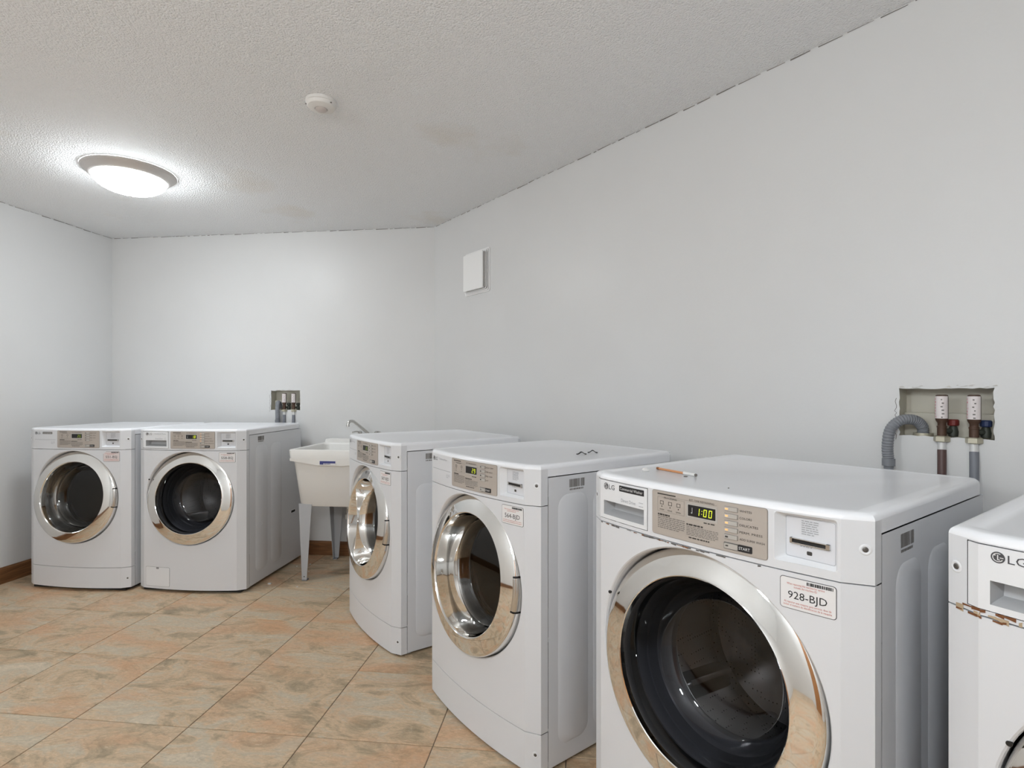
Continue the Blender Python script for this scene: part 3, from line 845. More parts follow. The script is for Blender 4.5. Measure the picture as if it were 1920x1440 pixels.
    while u < 0.2905:
        bw = rnd.uniform(0.0008, 0.0030); plate(M, u, min(u+bw,0.2915), 0.8470, 0.8530, 0, 0, 0.0014); u += bw + rnd.uniform(0.0005, 0.0012)
    tag(M.obj('barcode', 'print_black', st), kind='stuff')
    # lid
    M = MB()
    us = usplit(-W2, W2, (), 0.02)
    outl = [(u, prof(u)) for u in us] + [(W2, YS), (W2, DEP-0.03), (W2-0.009, DEP-0.009), (W2-0.03, DEP), (-W2+0.03, DEP), (-W2+0.009, DEP-0.009), (-W2, DEP-0.03), (-W2, YS)]
    n = len(outl)
    def inset(d):
        out = []
        for i in range(n):
            p = Vector(outl[i-1]); q = Vector(outl[i]); r = Vector(outl[(i+1) % n])
            e1 = (q-p).normalized(); e2 = (r-q).normalized()
            n1 = Vector((-e1.y, e1.x)); n2 = Vector((-e2.y, e2.x)); nn = (n1+n2).normalized()
            out.append(q + nn*(d/max(0.4, nn.dot(n1))))
        return out
    rr = HT-ZT
    lo = [[(p.x, p.y, ZT) for p in inset(0)]]
    for k in range(1, 6):
        t = k/5*math.pi/2; lo.append([(p.x, p.y, ZT+rr*math.sin(t)) for p in inset(rr*(1-math.cos(t)))])
    lo.append([(p.x, p.y, HT) for p in inset(0.030)]); lo.append([(p.x, p.y, HT-0.0012) for p in inset(0.036)])
    M.loops(lo, True, True)
    # side and back skirt of the lid
    M.box(-W2, -W2+0.02, YS, DEP-0.03, ZL, ZT); M.box(W2-0.02, W2, YS, DEP-0.03, ZL, ZT); M.box(-W2+0.03, W2-0.03, DEP-0.02, DEP, ZL, ZT)
    for s in (-1, 1): M.loops([[(s*W2,DEP-0.03,z), (s*(W2-0.009),DEP-0.009,z), (s*(W2-0.03),DEP,z), (s*(W2-0.03),DEP-0.03,z)] for z in (ZL, ZT)])
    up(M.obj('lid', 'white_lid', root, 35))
    # door
    if wash:
        ring = [(0.2790,0.050),(0.2800,0.004),(0.2790,-0.0010),(0.2765,-0.0045),(0.2720,-0.0068),(0.2600,-0.0098),(0.2450,-0.0130),(0.2300,-0.0160),(0.2200,-0.0178),(0.2168,-0.0190),(0.2148,-0.0175),(0.2140,-0.0120),(0.2130,-0.003)]
    else:
        ring = [(0.2790,0.050),(0.2800,-0.008),(0.2790,-0.0150),(0.2755,-0.0195),(0.2690,-0.0228),(0.2580,-0.0264),(0.2450,-0.0302),(0.2320,-0.0336),(0.2215,-0.0360),(0.2170,-0.0370),(0.2145,-0.0350),(0.2125,-0.0290),(0.2030,0.018),(0.1935,0.056),(0.1900,0.060)]
    TILT = math.radians(6.0)
    def tilt(o):
        # doors and drums of these machines lean back at the top
        R = Matrix.Translation((0, 0, ZC)) @ Matrix.Rotation(-TILT, 4, 'X') @ Matrix.Translation((0, 0, -ZC))
        o.data.transform(R)
        return o
    M = MB(); M.lathe_y(ring, 0, ZC, 120); door = tilt(up(M.obj('door', 'chrome', root, 40)))
    if wash:
        M = MB(); M.lathe_y([(0.2132,-0.004),(0.2105,0.000),(0.2085,0.010),(0.2065,0.034)], 0, ZC, 96); tilt(M.obj('door_liner', 'rubber_black', door, 40))
        M = MB(); M.lathe_y([(0.2080,0.012),(0.2030,0.020),(0.1930,0.042),(0.1800,0.076),(0.1640,0.104),(0.1450,0.118),(0.110,0.126),(0.06,0.130),(0.0005,0.131)], 0, ZC, 96); tilt(M.obj('door_window', 'window_glass_washer', door, 60))
        M = MB(); M.lathe_y([(0.2065,0.034),(0.2075,0.040),(0.2030,0.046),(0.1985,0.058),(0.1965,0.064),(0.1925,0.066),(0.1885,0.080),(0.1850,0.092),(0.1795,0.096),(0.1765,0.104),(0.1725,0.122),(0.166,0.128),(0.1635,0.140),(0.166,0.150)], 0, ZC, 96); tilt(up(M.obj('door_gasket', 'rubber_grey', root, 35)))
        M = MB(); M.lathe_y([(0.165,0.150),(0.168,0.147),(0.172,0.150),(0.200,0.165),(0.236,0.172),(0.240,0.190),(0.240,0.420),(0.225,0.440),(0.16,0.452),(0.09,0.438),(0.05,0.43),(0.0005,0.43)], 0, ZC, 72)
        drum = tilt(up(M.obj('drum', 'drum_steel', root, 35)))
        for k in range(3):
            t = math.radians(100 + 120*k); c, s = math.cos(t), math.sin(t)
            M = MB()
            def L(rad, tang, w): return (c*rad - s*tang, w, ZC + s*rad + c*tang)
            secs = [(0.195, 0.036, 0.238, 0.010), (0.300, 0.040, 0.238, 0.012), (0.415, 0.036, 0.238, 0.010)]
            lo = []
            for w, half, r0, top in ((0.195,0.034,0.2385,0.008),(0.210,0.036,0.2385,0.011),(0.400,0.036,0.2385,0.011),(0.418,0.034,0.2385,0.008)):
                hgt = 0.042 if 0.2 < w < 0.41 else 0.022
                lo.append([L(r0,-half,w), L(r0,half,w), L(r0-hgt*.6,top*1.8,w), L(r0-hgt,top*.6,w), L(r0-hgt,-top*.6,w), L(r0-hgt*.6,-top*1.8,w)])
            M.loops(lo); tilt(M.obj('drum_lifter', 'steel_dark', drum, 50, flip=True))
        M = MB()
        for k in range(3):
            t = math.radians(40+120*k); c, s = math.cos(t), math.sin(t)
            M.add([(c*r - s*q, w, ZC + s*r + c*q) for r, q, w in ((0.02,-0.02,0.425),(0.16,-0.008,0.447),(0.16,0.008,0.447),(0.02,0.02,0.425))], [(0,1,2,3)])
        M.lathe_y([(0.03,0.43),(0.028,0.422),(0.0005,0.420)], 0, ZC, 24)
        tilt(M.obj('drum_spider', 'steel_dark', drum, 40))
        M = MB(); th = math.radians(157); q = Vector((0.2865*math.cos(th), 0, ZC+0.2865*math.sin(th)))
        M.lathe_y([(0.0042,prof(q.x)-0.001),(0.0042,prof(q.x)+0.004)], q.x, q.z, 14, True, False); up(M.obj('latch_hole', 'black_plastic', root))
    else:
        M = MB(); M.lathe_y([(0.1905,0.058),(0.184,0.050),(0.150,0.044),(0.09,0.040),(0.03,0.0385),(0.0005,0.0384)], 0, ZC, 96); tilt(M.obj('door_window', 'window_glass_dryer', door, 60))
        M = MB(); M.lathe_y([(0.1905,0.060),(0.188,0.075),(0.176,0.090),(0.182,0.120)], 0, ZC, 96); tilt(M.obj('door_seal', 'rubber_black', door, 40))
        M = MB(); M.lathe_y([(0.181,0.120),(0.200,0.135),(0.262,0.150),(0.266,0.165),(0.266,0.57),(0.255,0.585),(0.20,0.60),(0.0005,0.60)], 0, ZC, 72); drum = tilt(up(M.obj('drum', 'dryer_drum', root, 35)))
        M = MB(); lo = []
        for k in range(25):
            t = math.radians(200 + 140*k/24); c, s = math.cos(t), math.sin(t)
            lo.append([(c*r, w, ZC+s*r) for r, w in ((0.185,0.128),(0.165,0.115),(0.160,0.122),(0.178,0.136))])
        M.loops(lo); tilt(M.obj('lint_duct', 'rubber_grey', drum, 50))
        # handle let into the right rim between two dark slits
        for sgn in (-1, 1):
            M = MB(); lo = []
            for k in range(4):
                t = math.radians(sgn*11.7 + (k-1.5)*0.45); c, s = math.cos(t), math.sin(t)
                lo.append([(c*r, w, ZC+s*r) for r, w in ((0.2808,0.014),(0.2808,-0.0085),(0.2780,-0.0185),(0.2690,-0.0235),(0.262,-0.024),(0.262,0.014))])
            M.loops(lo); tilt(M.obj('handle_slit', 'black_plastic', door, 50))
        M = MB(); lo = []
        for k in range(17):
            t = math.radians(-10.6 + 21.2*k/16); c, s = math.cos(t), math.sin(t)
            lo.append([(c*r, w, ZC+s*r) for r, w in ((0.2825,0.016),(0.2830,-0.0085),(0.2795,-0.0190),(0.2700,-0.0238),(0.264,-0.0240),(0.262,0.016))])
        M.loops(lo); tilt(M.obj('door_handle', 'chrome_dull', door, 50))
    # feet
    for fx in (-0.28, 0.28):
        for fy in (0.10, 0.62):
            M = MB(); M.lathe_z([(0.022,0.0),(0.022,min(0.004,base*.5)),(0.012,base*.75),(0.012,base+0.004)], fx, fy, 20, True, True)
            M.obj('foot', 'rubber_black', root, 40)
    # damage
    if spec.get('rust') == 'chips':
        M = MB(); ribbon(M, -0.30, 0.16, ZS-0.0015, 0.0042, 3, 0.0006, 0.45); tag(up(M.obj('paint_chip', 'line_dark', root)), kind='stuff')
        M = MB(); ribbon(M, -0.28, 0.02, ZS-0.002, 0.0035, 8, 0.0008, 0.72); tag(up(M.obj('rust_chip', 'rust', root)), kind='stuff')
    if spec.get('rust') == 'heavy':
        M = MB(); ribbon(M, -0.335, 0.2, ZS+0.004, 0.010, 5, 0.0008, 0.35); tag(up(M.obj('rust_stain', 'rust_pale', root)), kind='stuff')
        M = MB(); ribbon(M, -0.325, 0.2, ZS+0.0095, 0.0055, 6, 0.0012, 0.25); ribbon(M, -0.335, 0.2, ZS-0.001, 0.0045, 12, 0.0012, 0.3); tag(up(M.obj('rust_chip', 'rust', root)), kind='stuff')
    return root

PAD1 = [(0.100, 0.240, 0.075, 0.895), (0.262, 0.420, 0.075, 0.895), (0.440, 0.660, 0.075, 0.895)]
PAD2 = [(0.125, 0.265, 0.085, 0.885), (0.305, 0.445, 0.085, 0.885)]
DRY = 'three dryers with a kick panel'
machine('dryer', 'dryer', -2.6984, 3.3564, 0.1184, 0.0036, dict(pads=PAD1, digits='26', bright=False, id='551-BSJ', sticker='sticker_pink', peeled=True, dark_name=True),
        'white front-loading dryer with a peeling pink-edged id sticker, beside the left wall baseboard', 'laundry machines')
machine('washer', 'washing_machine', -1.9713, 3.3151, 0.0949, 0.0018, dict(pads=PAD2, slots=True, digits='18', id='558-BSJ', dark_name=False),
        'white front-loading washer with a bottom-left filter hatch, between a dryer and the utility sink', 'laundry machines')
machine('dryer', 'dryer', -0.7327, 2.7682, 0.9638, -0.0086, dict(pads=[(0.10, 0.62, 0.075, 0.80)], digits='25', bright=False, id='587-BJD'),
        'white front-loading dryer standing next to the utility sink under the wall vent', 'laundry machines')
machine('dryer', 'dryer', -0.1422, 1.9734, 0.9148, -0.0057, dict(pads=PAD1, digits='29', id='564-BJD'),
        'white front-loading dryer with id sticker 564-BJD and two black clips on its lid', 'laundry machines')
machine('washer', 'washing_machine', 0.4230, 1.2355, 0.9298, 0.0075, dict(pads=PAD2, slots=True, digits='1:00', id='928-BJD', rust='chips'),
        'white front-loading washer with id sticker 928-BJD and display reading 1:00', 'laundry machines')
machine('washer', 'washing_machine', 0.9186, 0.6163, 0.9368, 0.004, dict(pads=PAD2, slots=True, digits='32', id='931-BJD', rust='heavy'),
        'white front-loading washer with brown rust along the seam under its drawer', 'laundry machines')

# ------------------------------------------------------------------ utility sink
def utility_sink():
    org = Vector((-1.437, 3.470))
    e = empty('utility_sink', (org.x, org.y, 0), -GA)
    tag(e, 'cream plastic utility sink tub on grey tapered steel legs with chrome faucet', 'sink')
    Wd, Dp = 0.58, 0.585
    M = MB()
    def lp(x0, x1, y0, y1, r, z, chev=0.0):
        out = []
        for x, y in rrect(x0, x1, y0, y1, r, 6):
            zz = z - (chev*max(0.0, 1-abs(x-Wd/2)/(Wd/2)*1.15) if (chev and y < y0+0.02) else 0)
            out.append((x, y, zz))
        return out
    # outside: rim, lip, tapered bucket; inside: bowl
    M.loops([lp(0.055,0.525,0.055,0.53,0.05,0.485), lp(0.045,0.535,0.045,0.54,0.05,0.50), lp(0.020,0.560,0.022,0.565,0.035,0.772), lp(0.004,0.576,0.004,0.581,0.03,0.784),
             lp(0,Wd,0,Dp,0.025,0.848), lp(0.004,Wd-0.004,0.004,Dp-0.004,0.023,0.855), lp(0.022,Wd-0.022,0.022,Dp-0.105,0.03,0.855), lp(0.030,Wd-0.030,0.030,Dp-0.112,0.04,0.845),
             lp(0.085,0.495,0.085,0.43,0.06,0.53), lp(0.12,0.46,0.12,0.40,0.06,0.515)])
    tub = M.obj('tub', 'sink_plastic', e, 35)
    # chevron apron under the front lip
    M = MB(); n = 24
    a = [(0.012 + (Wd-0.024)*k/n) for k in range(n+1)]
    def bz(x): 
        t = abs(x-Wd/2)/(Wd/2)
        return 0.755 + 0.030*max(0, (t-0.30)/0.70)
    for k in range(n):
        x0, x1 = a[k], a[k+1]
        M.add([(x0,0.0015,0.800),(x1,0.0015,0.800),(x1,0.003,bz(x1)),(x0,0.003,bz(x0)),(x1,0.03,bz(x1)+0.004),(x0,0.03,bz(x0)+0.004)], [(3,2,1,0),(2,3,5,4)])
    M.obj('apron', 'sink_plastic', tub, 30)
    M = MB(); M.add([(0.215,-0.0006,0.762),(0.320,-0.0006,0.762),(0.320,-0.0006,0.785),(0.215,-0.0006,0.785)], [(0,1,2,3)]); M.box(0.215,0.320,-0.0005,0.004,0.762,0.785); M.obj('maker_label', 'sticker_white', tub)
    M = MB(); M.add([(0.215,-0.0010,0.771),(0.320,-0.0010,0.771),(0.320,-0.0010,0.785),(0.215,-0.0010,0.785)], [(0,1,2,3)])
    M.add([(0.215,-0.0010,0.763),(0.240,-0.0010,0.763),(0.240,-0.0010,0.771),(0.215,-0.0010,0.771)], [(0,1,2,3)]); greek(M, 0.244, 0.316, 0.764, 0.769, 1, 0.0, 3, 0.9, -0.0010); tag(M.obj('label_print', 'print_blue', tub), kind='stuff')
    # faucet ledge
    M = MB(); M.loops([lp(0.01,Wd-0.01,Dp-0.10,Dp-0.002,0.012,0.8545), lp(0.014,Wd-0.014,Dp-0.094,Dp-0.004,0.012,0.878), lp(0.02,Wd-0.02,Dp-0.088,Dp-0.008,0.010,0.882)]); M.obj('faucet_ledge', 'sink_plastic', tub, 35)
    # legs
    for (x, y, sx, sy) in ((0.050,0.046,1,1), (0.530,0.046,-1,1), (0.050,0.540,1,-1), (0.530,0.540,-1,-1)):
        M = MB()
        wt, wb, dt, db, th = 0.088, 0.032, 0.075, 0.030, 0.003
        ox, oy = sx*0.010, sy*0.006                     # legs lean inwards a little
        zt, zb = 0.500, 0.004
        top = [(x,y),(x+sx*wt,y),(x+sx*wt,y+sy*th),(x+sx*th,y+sy*th),(x+sx*th,y+sy*dt),(x,y+sy*dt)]
        bx_, by_ = x+ox*1.8, y+oy
        bot = [(bx_,by_),(bx_+sx*wb,by_),(bx_+sx*wb,by_+sy*th),(bx_+sx*th,by_+sy*th),(bx_+sx*th,by_+sy*db),(bx_,by_+sy*db)]
        M.loops([[(p,q,zb) for p,q in bot], [(p,q,zt) for p,q in top]])
        leg = M.obj('leg', 'leg_steel', e)
        M = MB(); cx = bx_+sx*0.016; M.box(min(bx_,bx_+sx*0.030)-0.001, max(bx_,bx_+sx*0.030)+0.001, min(by_,by_+sy*0.030)-0.001, max(by_,by_+sy*0.030)+0.001, 0.0, 0.007); M.obj('foot_cap', 'rubber_grey', leg)
        M = MB(); M.lathe_y([(0.0045, by_-sy*0.0012),(0.0045, by_)], cx, 0.027, 12, True, False) ; M.obj('leg_screw', 'screw_metal', leg)
    # faucet
    fx, fy = 0.325, Dp-0.050
    M = MB(); M.loops([[(px,py,0.882) for px,py in rrect(fx-0.085,fx+0.085,fy-0.024,fy+0.024,0.022,6)], [(px,py,0.900) for px,py in rrect(fx-0.080,fx+0.080,fy-0.020,fy+0.020,0.019,6)]]); fct = M.obj('faucet', 'chrome_dull', e, 40)
    M = MB(); M.lathe_z([(0.020,0.900),(0.019,0.915),(0.013,0.922)], fx, fy, 20, False, True); M.obj('spout_base', 'chrome_dull', fct, 40)
    M = MB(); M.tube([(fx,fy,0.915),(fx-0.006,fy-0.008,0.930),(fx-0.060,fy-0.070,0.996),(fx-0.078,fy-0.090,1.014),(fx-0.094,fy-0.110,1.014),(fx-0.102,fy-0.118,1.000),(fx-0.104,fy-0.120,0.978)], lambda t, i: 0.0105 if t < 0.93 else 0.0125, 14, 5); M.obj('spout', 'chrome_dull', fct, 60)
    for sx in (-1, 1):
        M = MB(); M.lathe_z([(0.014,0.900),(0.012,0.918),(0.016,0.924),(0.016,0.934),(0.008,0.940)], fx+sx*0.062, fy, 18, False, True)
        M.tube([(fx+sx*0.062, fy, 0.932), (fx+sx*0.085, fy-0.02, 0.936), (fx+sx*0.108, fy-0.035, 0.930)], 0.0055, 10, 4); M.obj('handle', 'chrome_dull', fct, 50)
    # drain trap
    M = MB(); M.lathe_z([(0.035,0.486),(0.035,0.462),(0.024,0.455),(0.020,0.43)], 0.29, 0.29, 20); M.tube([(0.29,0.29,0.47),(0.29,0.29,0.36),(0.288,0.31,0.31),(0.28,0.36,0.285),(0.27,0.41,0.31),(0.268,0.425,0.37),(0.268,0.44,0.405),(0.268,0.48,0.42),(0.268,0.600,0.42)], 0.021, 16, 5)
    trap = M.obj('drain_trap', 'pvc', e, 50)
    for p, q, z in ((0.29,0.29,0.37), (0.268,0.425,0.375)):
        M = MB(); M.lathe_z([(0.022,z-0.018),(0.030,z-0.016),(0.030,z+0.012),(0.022,z+0.014)], p, q, 12); M.obj('slip_nut', 'pvc', trap, 30)
utility_sink()

# ------------------------------------------------------------------ washer outlet boxes, hoses
def outlet_box(org, d, label, diag):
    """a recessed supply box; local x along the wall, -y into the room, origin at the lower left corner of the cut-out"""
    rz = math.atan2(d.y, d.x)
    e = empty('outlet_box', (org.x, org.y, BOX_Z0), rz)
    tag(e, label, 'outlet box', 'recessed washer outlet boxes')
    w, hgt, dep = S_BOX_R[1]-S_BOX_R[0], BOX_Z1-BOX_Z0, 0.082
    x0, x1 = -0.0045, w+0.0045
    t = 0.0025
    M = MB()
    zb, zt, y0 = -0.0045, hgt+0.0045, 0.0045
    M.box(x0, x1, dep-t, dep, zb, zt); M.box(x0, x0+t, y0, dep-t, zb, zt); M.box(x1-t, x1, y0, dep-t, zb, zt)
    M.box(x0+t, x1-t, y0, dep-t, zt-t, zt); M.box(x0+t, x1-t, y0, dep-t, zb, zb+t)
    box = M.obj('box_shell', 'box_plastic', e)
    M = MB()
    M.box(x0+t, x1-t, dep-0.030, dep-t, -0.0018, 0.072); M.obj('valve_ledge', 'box_plastic', box, bevel=0.004)
    M = MB(); M.lathe_z([(0.026,-0.0018),(0.026,0.010),(0.0185,0.010),(0.018,-0.0015)], 0.055, 0.031, 20); M.obj('drain_collar', 'nut_brass', box, 40)
    # torn drywall paper at the edge of the cut-out
    rnd = random.Random(int(org.x*1000)); M = MB()
    for k in range(16):
        u = rnd.uniform(-0.008, w+0.006); z = hgt + rnd.uniform(0.000, 0.007); l = rnd.uniform(0.006, 0.022)
        M.add([(u,-0.0012,z), (u+l,-0.0012,z+rnd.uniform(-.002,.003)), (u+l*.6,-0.0022,z+rnd.uniform(0.001,0.004))], [(0,1,2)])
    M.obj('torn_edge', 'drywall', box)
    M = MB(); z = 0.118; u = -0.006
    while z > -0.004:
        z2 = z-rnd.uniform(0.006, 0.014); u2 = -0.007+rnd.uniform(-0.004, 0.003); M.add([(u,-0.0008,z),(u-0.0016,-0.0008,z),(u2-0.0016,-0.0008,z2),(u2,-0.0008,z2)], [(0,1,2,3)]); z, u = z2, u2
    M.obj('plaster_crack', 'print_grey', box)
    # shut-off valves with water hammer arrestors
    for k, (cx, knob) in enumerate(((0.110, 'knob_red' if diag else 'valve_dark'), (0.185, 'knob_blue' if diag else 'valve_dark'))):
        v = empty('valve', (cx, -0.004, 0.0)); v.parent = e
        M = MB(); M.lathe_z([(0.0115,0.004),(0.0115,0.030),(0.0125,0.031),(0.0125,0.035),(0.0105,0.036),(0.0105,0.044),(0.0150,0.052),(0.0158,0.056),(0.0158,0.122),(0.0145,0.1275),(0.0105,0.129)], 0, 0, 22, True, True); a = M.obj('hammer_arrestor', 'arrestor_brown', v, 40)
        M = MB(); n = 14
        for q in range(n):
            t0, t1 = math.radians(175+170*q/n), math.radians(175+170*(q+1)/n)
            M.add([(0.0162*math.cos(t0),0.0162*math.sin(t0),0.058),(0.0162*math.cos(t1),0.0162*math.sin(t1),0.058),(0.0162*math.cos(t1),0.0162*math.sin(t1),0.1245),(0.0162*math.cos(t0),0.0162*math.sin(t0),0.1245)], [(0,1,2,3)])
        M.obj('arrestor_label', 'label_white', v, 40)
        M = MB(); rq = random.Random(k)
        for q in range(7):
            t0 = math.radians(195+rq.uniform(0,12)); t1 = t0+math.radians(rq.uniform(14,30)); zz = 0.060+q*0.0088
            M.add([(0.0165*math.cos(t),0.0165*math.sin(t),z) for t,z in ((t0,zz),(t1,zz),(t1,zz+0.0055),(t0,zz+0.0055))], [(0,1,2,3)])
        M.obj('label_stripe', 'label_pink', v)
        M = MB()
        for q in range(6):
            t0 = math.radians(270+rq.uniform(-4,14)); t1 = t0+math.radians(rq.uniform(10,22)); zz = 0.060+q*0.0105
            M.add([(0.0165*math.cos(t),0.0165*math.sin(t),z) for t,z in ((t0,zz),(t1,zz),(t1,zz+0.0035),(t0,zz+0.0035))], [(0,1,2,3)])
        M.obj('label_print', 'print_grey', v)
        M = MB(); M.lathe_z([(0.0185,-0.012),(0.0205,-0.010),(0.0205,0.003),(0.0165,0.006)], 0, 0, 6, True, True); M.obj('hose_nut', 'nut_brass', v)
        M = MB(); M.tube([(0.0,0.004,0.020),(0.014,0.018,0.020),(0.020,0.026,0.020)], 0.0085, 12, 4); M.lathe_z([(0.012,0.004),(0.013,0.018),(0.010,0.032),(0.006,0.040)], 0.021, 0.028, 16, True, True); M.obj('valve_body', 'valve_dark', v, 45)
        M = MB(); n = 10; M.lathe_z([(0.0125,0.036),(0.0145,0.039),(0.0145,0.052),(0.0120,0.055)], 0.021, 0.028, 12, True, True); M.obj('valve_knob', knob, v, 25)
    return e, rz

def hoses(org, d, diag, far):
    nrm = Vector((d.y, -d.x))
    def P(x, o, z): q = org + d*x + nrm*o; return (q.x, q.y, z)
    where = 'behind the washer reading 1:00' if not far else 'behind the far washer beside the sink'
    for k, (cx, mat, nm) in enumerate(((0.110, 'hose_brown', 'brown'), (0.185, 'hose_slate', 'slate grey'))):
        if far: mat, nm = 'hose_slate', 'grey'
        e = empty('supply_hose', P(cx, 0.004, BOX_Z0-0.012)); 
        o = Vector(e.location)
        tag(e, ('%s rubber water supply hose with a pale ferrule %s' % (nm, where)) if not far else ('grey water supply hose next to the drain hose in the small back wall outlet box', 'grey water supply hose nearest the sink in the small back wall outlet box')[k], 'hose', 'washer supply hoses')
        def R(x, oo, z): return tuple(Vector(P(x, oo, z)) - o)
        M = MB(); M.tube([R(cx,0.004,BOX_Z0-0.011), R(cx,0.004,BOX_Z0-0.038)], 0.0105, 14, 2); M.obj('ferrule', 'ferrule', e, 50)
        M = MB(); M.tube([R(cx,0.004,BOX_Z0-0.036), R(cx+0.002,0.012,BOX_Z0-0.10), R(cx+0.004,0.026,BOX_Z0-0.25), R(cx+0.006,0.035,0.62), R(cx+0.004,0.030,0.40), R(cx-0.01,0.028,0.20)], 0.0112, 14, 6); M.obj('hose', mat, e, 60)
    # ribbed drain hose
    if not far:
        pts = [(0.055,-0.031,BOX_Z0+0.002),(0.052,-0.032,BOX_Z0+0.030),(0.038,-0.005,BOX_Z0+0.050),(0.012,0.030,BOX_Z0+0.048),(-0.010,0.046,BOX_Z0+0.018),(-0.016,0.050,BOX_Z0-0.035),(-0.013,0.050,BOX_Z0-0.075)]
    else:
        pts = [(0.055,-0.031,BOX_Z0+0.002),(0.060,-0.020,BOX_Z0+0.045),(0.068,0.020,BOX_Z0+0.055),(0.072,0.034,BOX_Z0+0.015),(0.074,0.036,BOX_Z0-0.05),(0.074,0.036,BOX_Z0-0.075)]
    e = empty('drain_hose', P(pts[-1][0], pts[-1][1], 0.12)); o = Vector(e.location)
    tag(e, 'thick ribbed grey drain hose arching out of the outlet box on the diagonal wall' if not far else 'pale grey drain hose in the small outlet box on the back wall', 'hose', 'washer drain hoses')
    r0 = 0.0148
    M = MB(); M.tube([tuple(Vector(P(*p))-o) for p in pts], lambda t, i: r0 + (0.0013 if i % 2 else -0.0004), 18, 12); M.obj('ribbed_bend', 'hose_grey', e, 25)
    x, oo, z = pts[-1]
    M = MB(); M.tube([tuple(Vector(P(x,oo,z+0.004))-o), tuple(Vector(P(x,oo,z-0.018))-o)], 0.0178, 18, 2); M.obj('collar', 'hose_grey', e, 50)
    M = MB(); M.tube([tuple(Vector(P(x,oo,z-0.016))-o), tuple(Vector(P(x+0.003,oo-0.004,z-0.15))-o), tuple(Vector(P(x+0.004,oo-0.006,0.5))-o), tuple(Vector(P(x,oo,0.12))-o)], lambda t, i: 0.0128 + (0.0010 if i % 2 else 0), 16, 30); M.obj('lower_hose', 'hose_grey', e, 25)

orgR = BR + T*S_BOX_R[0]; orgB = BL + U*S_BOX_B[0]
outlet_box(orgR, T, 'large cream recessed outlet box with red and blue valves above the 928-BJD washer', True)
hoses(orgR, T, True, False)
outlet_box(orgB, U, 'small cream recessed outlet box with dark valves on the back wall', False)
hoses(orgB, U, False, True)

# ------------------------------------------------------------------ ceiling fixtures, vent
def ceiling_light(x, y, mat, label, group='dome ceiling lights'):
    e = empty('ceiling_light', (x, y, CEIL)); tag(e, label, 'ceiling light', group)
    M = MB(); M.lathe_z([(0.222,-0.0005),(0.222,-0.006),(0.216,-0.012),(0.212,-0.012),(0.206,-0.020),(0.198,-0.024),(0.190,-0.036),(0.178,-0.042),(0.172,-0.040),(0.168,-0.030)], 0, 0, 72); M.obj('rim', 'lamp_ring', e, 35, flip=True)
    M = MB(); pr = []
    for k in range(13):
        t = k/12*math.pi/2; pr.append((max(0.0005, 0.174*math.cos(t)), -0.036-0.082*math.sin(t)))
    M.lathe_z(pr, 0, 0, 64); M.obj('glass_dome', mat, e, 80, flip=True)
    M = MB(); M.lathe_z([(0.013,-0.1165),(0.015,-0.121),(0.010,-0.127),(0.008,-0.134),(0.0005,-0.138)], 0, 0, 20); M.obj('finial', 'lamp_ring', e, 50, flip=True)
ceiling_light(-2.109, 2.990, 'lamp_glass', 'lit white glass dome ceiling light with a grey metal rim')
def fill_pendant(x, y, label):  # unseen hanging globes, added to brighten the ceiling and room
    e = empty('fill_globe', (x, y, CEIL)); tag(e, label, 'added fill light', 'added fill globes by the entrance')
    M = MB(); M.lathe_z([(0.06,-0.0005),(0.06,-0.015),(0.02,-0.028),(0.006,-0.03)], 0, 0, 32); M.obj('canopy', 'lamp_ring', e, 40, flip=True)
    M = MB(); M.tube([(0,0,-0.025),(0,0,-0.44)], 0.004, 8, 2); M.obj('stem', 'lamp_ring', e, 50)
    M = MB(); M.lathe_z([(0.010,-0.425),(0.045,-0.440),(0.048,-0.465)], 0, 0, 24); M.obj('globe_cap', 'lamp_ring', e, 40, flip=True)
    M = MB(); M.lathe_z([(max(0.0005, 0.13*math.sin(math.pi*(0.12+0.88*k/18))), -0.58+0.13*math.cos(math.pi*(0.12+0.88*k/18))) for k in range(19)], 0, 0, 40); M.obj('glass_globe', 'fill_globe_glass', e, 80, flip=True)
fill_pendant(-0.25, -0.35, 'unseen hanging white globe added as fill light in the middle of the entrance')
fill_pendant(-2.15, -0.30, 'unseen hanging white globe added as fill light beside the left wall')

e = empty('smoke_detector', (-0.797, 2.262, CEIL)); tag(e, 'round white smoke detector on the popcorn ceiling', 'smoke detector')
M = MB(); M.lathe_z([(0.062,-0.0005),(0.062,-0.012),(0.060,-0.014)], 0, 0, 48); M.obj('base', 'detector_white', e, 35, flip=True)
M = MB(); M.lathe_z([(0.0605,-0.0145),(0.060,-0.018),(0.054,-0.027),(0.042,-0.032),(0.026,-0.034),(0.0245,-0.031)], 0, 0, 48); M.obj('cover', 'detector_white', e, 30, flip=True)
M = MB(); M.lathe_z([(0.0240,-0.030),(0.0235,-0.037),(0.020,-0.0395),(0.0005,-0.040)], 0, 0, 32); M.obj('sensor_cap', 'detector_cap', e, 35, flip=True)
for t in (200, 330):
    M = MB(); c, s = 0.0585*math.cos(math.radians(t)), 0.0585*math.sin(math.radians(t)); M.box(c-.003, c+.003, s-.003, s+.003, -0.0225, -0.019); M.obj('clip_notch', 'print_grey', e)

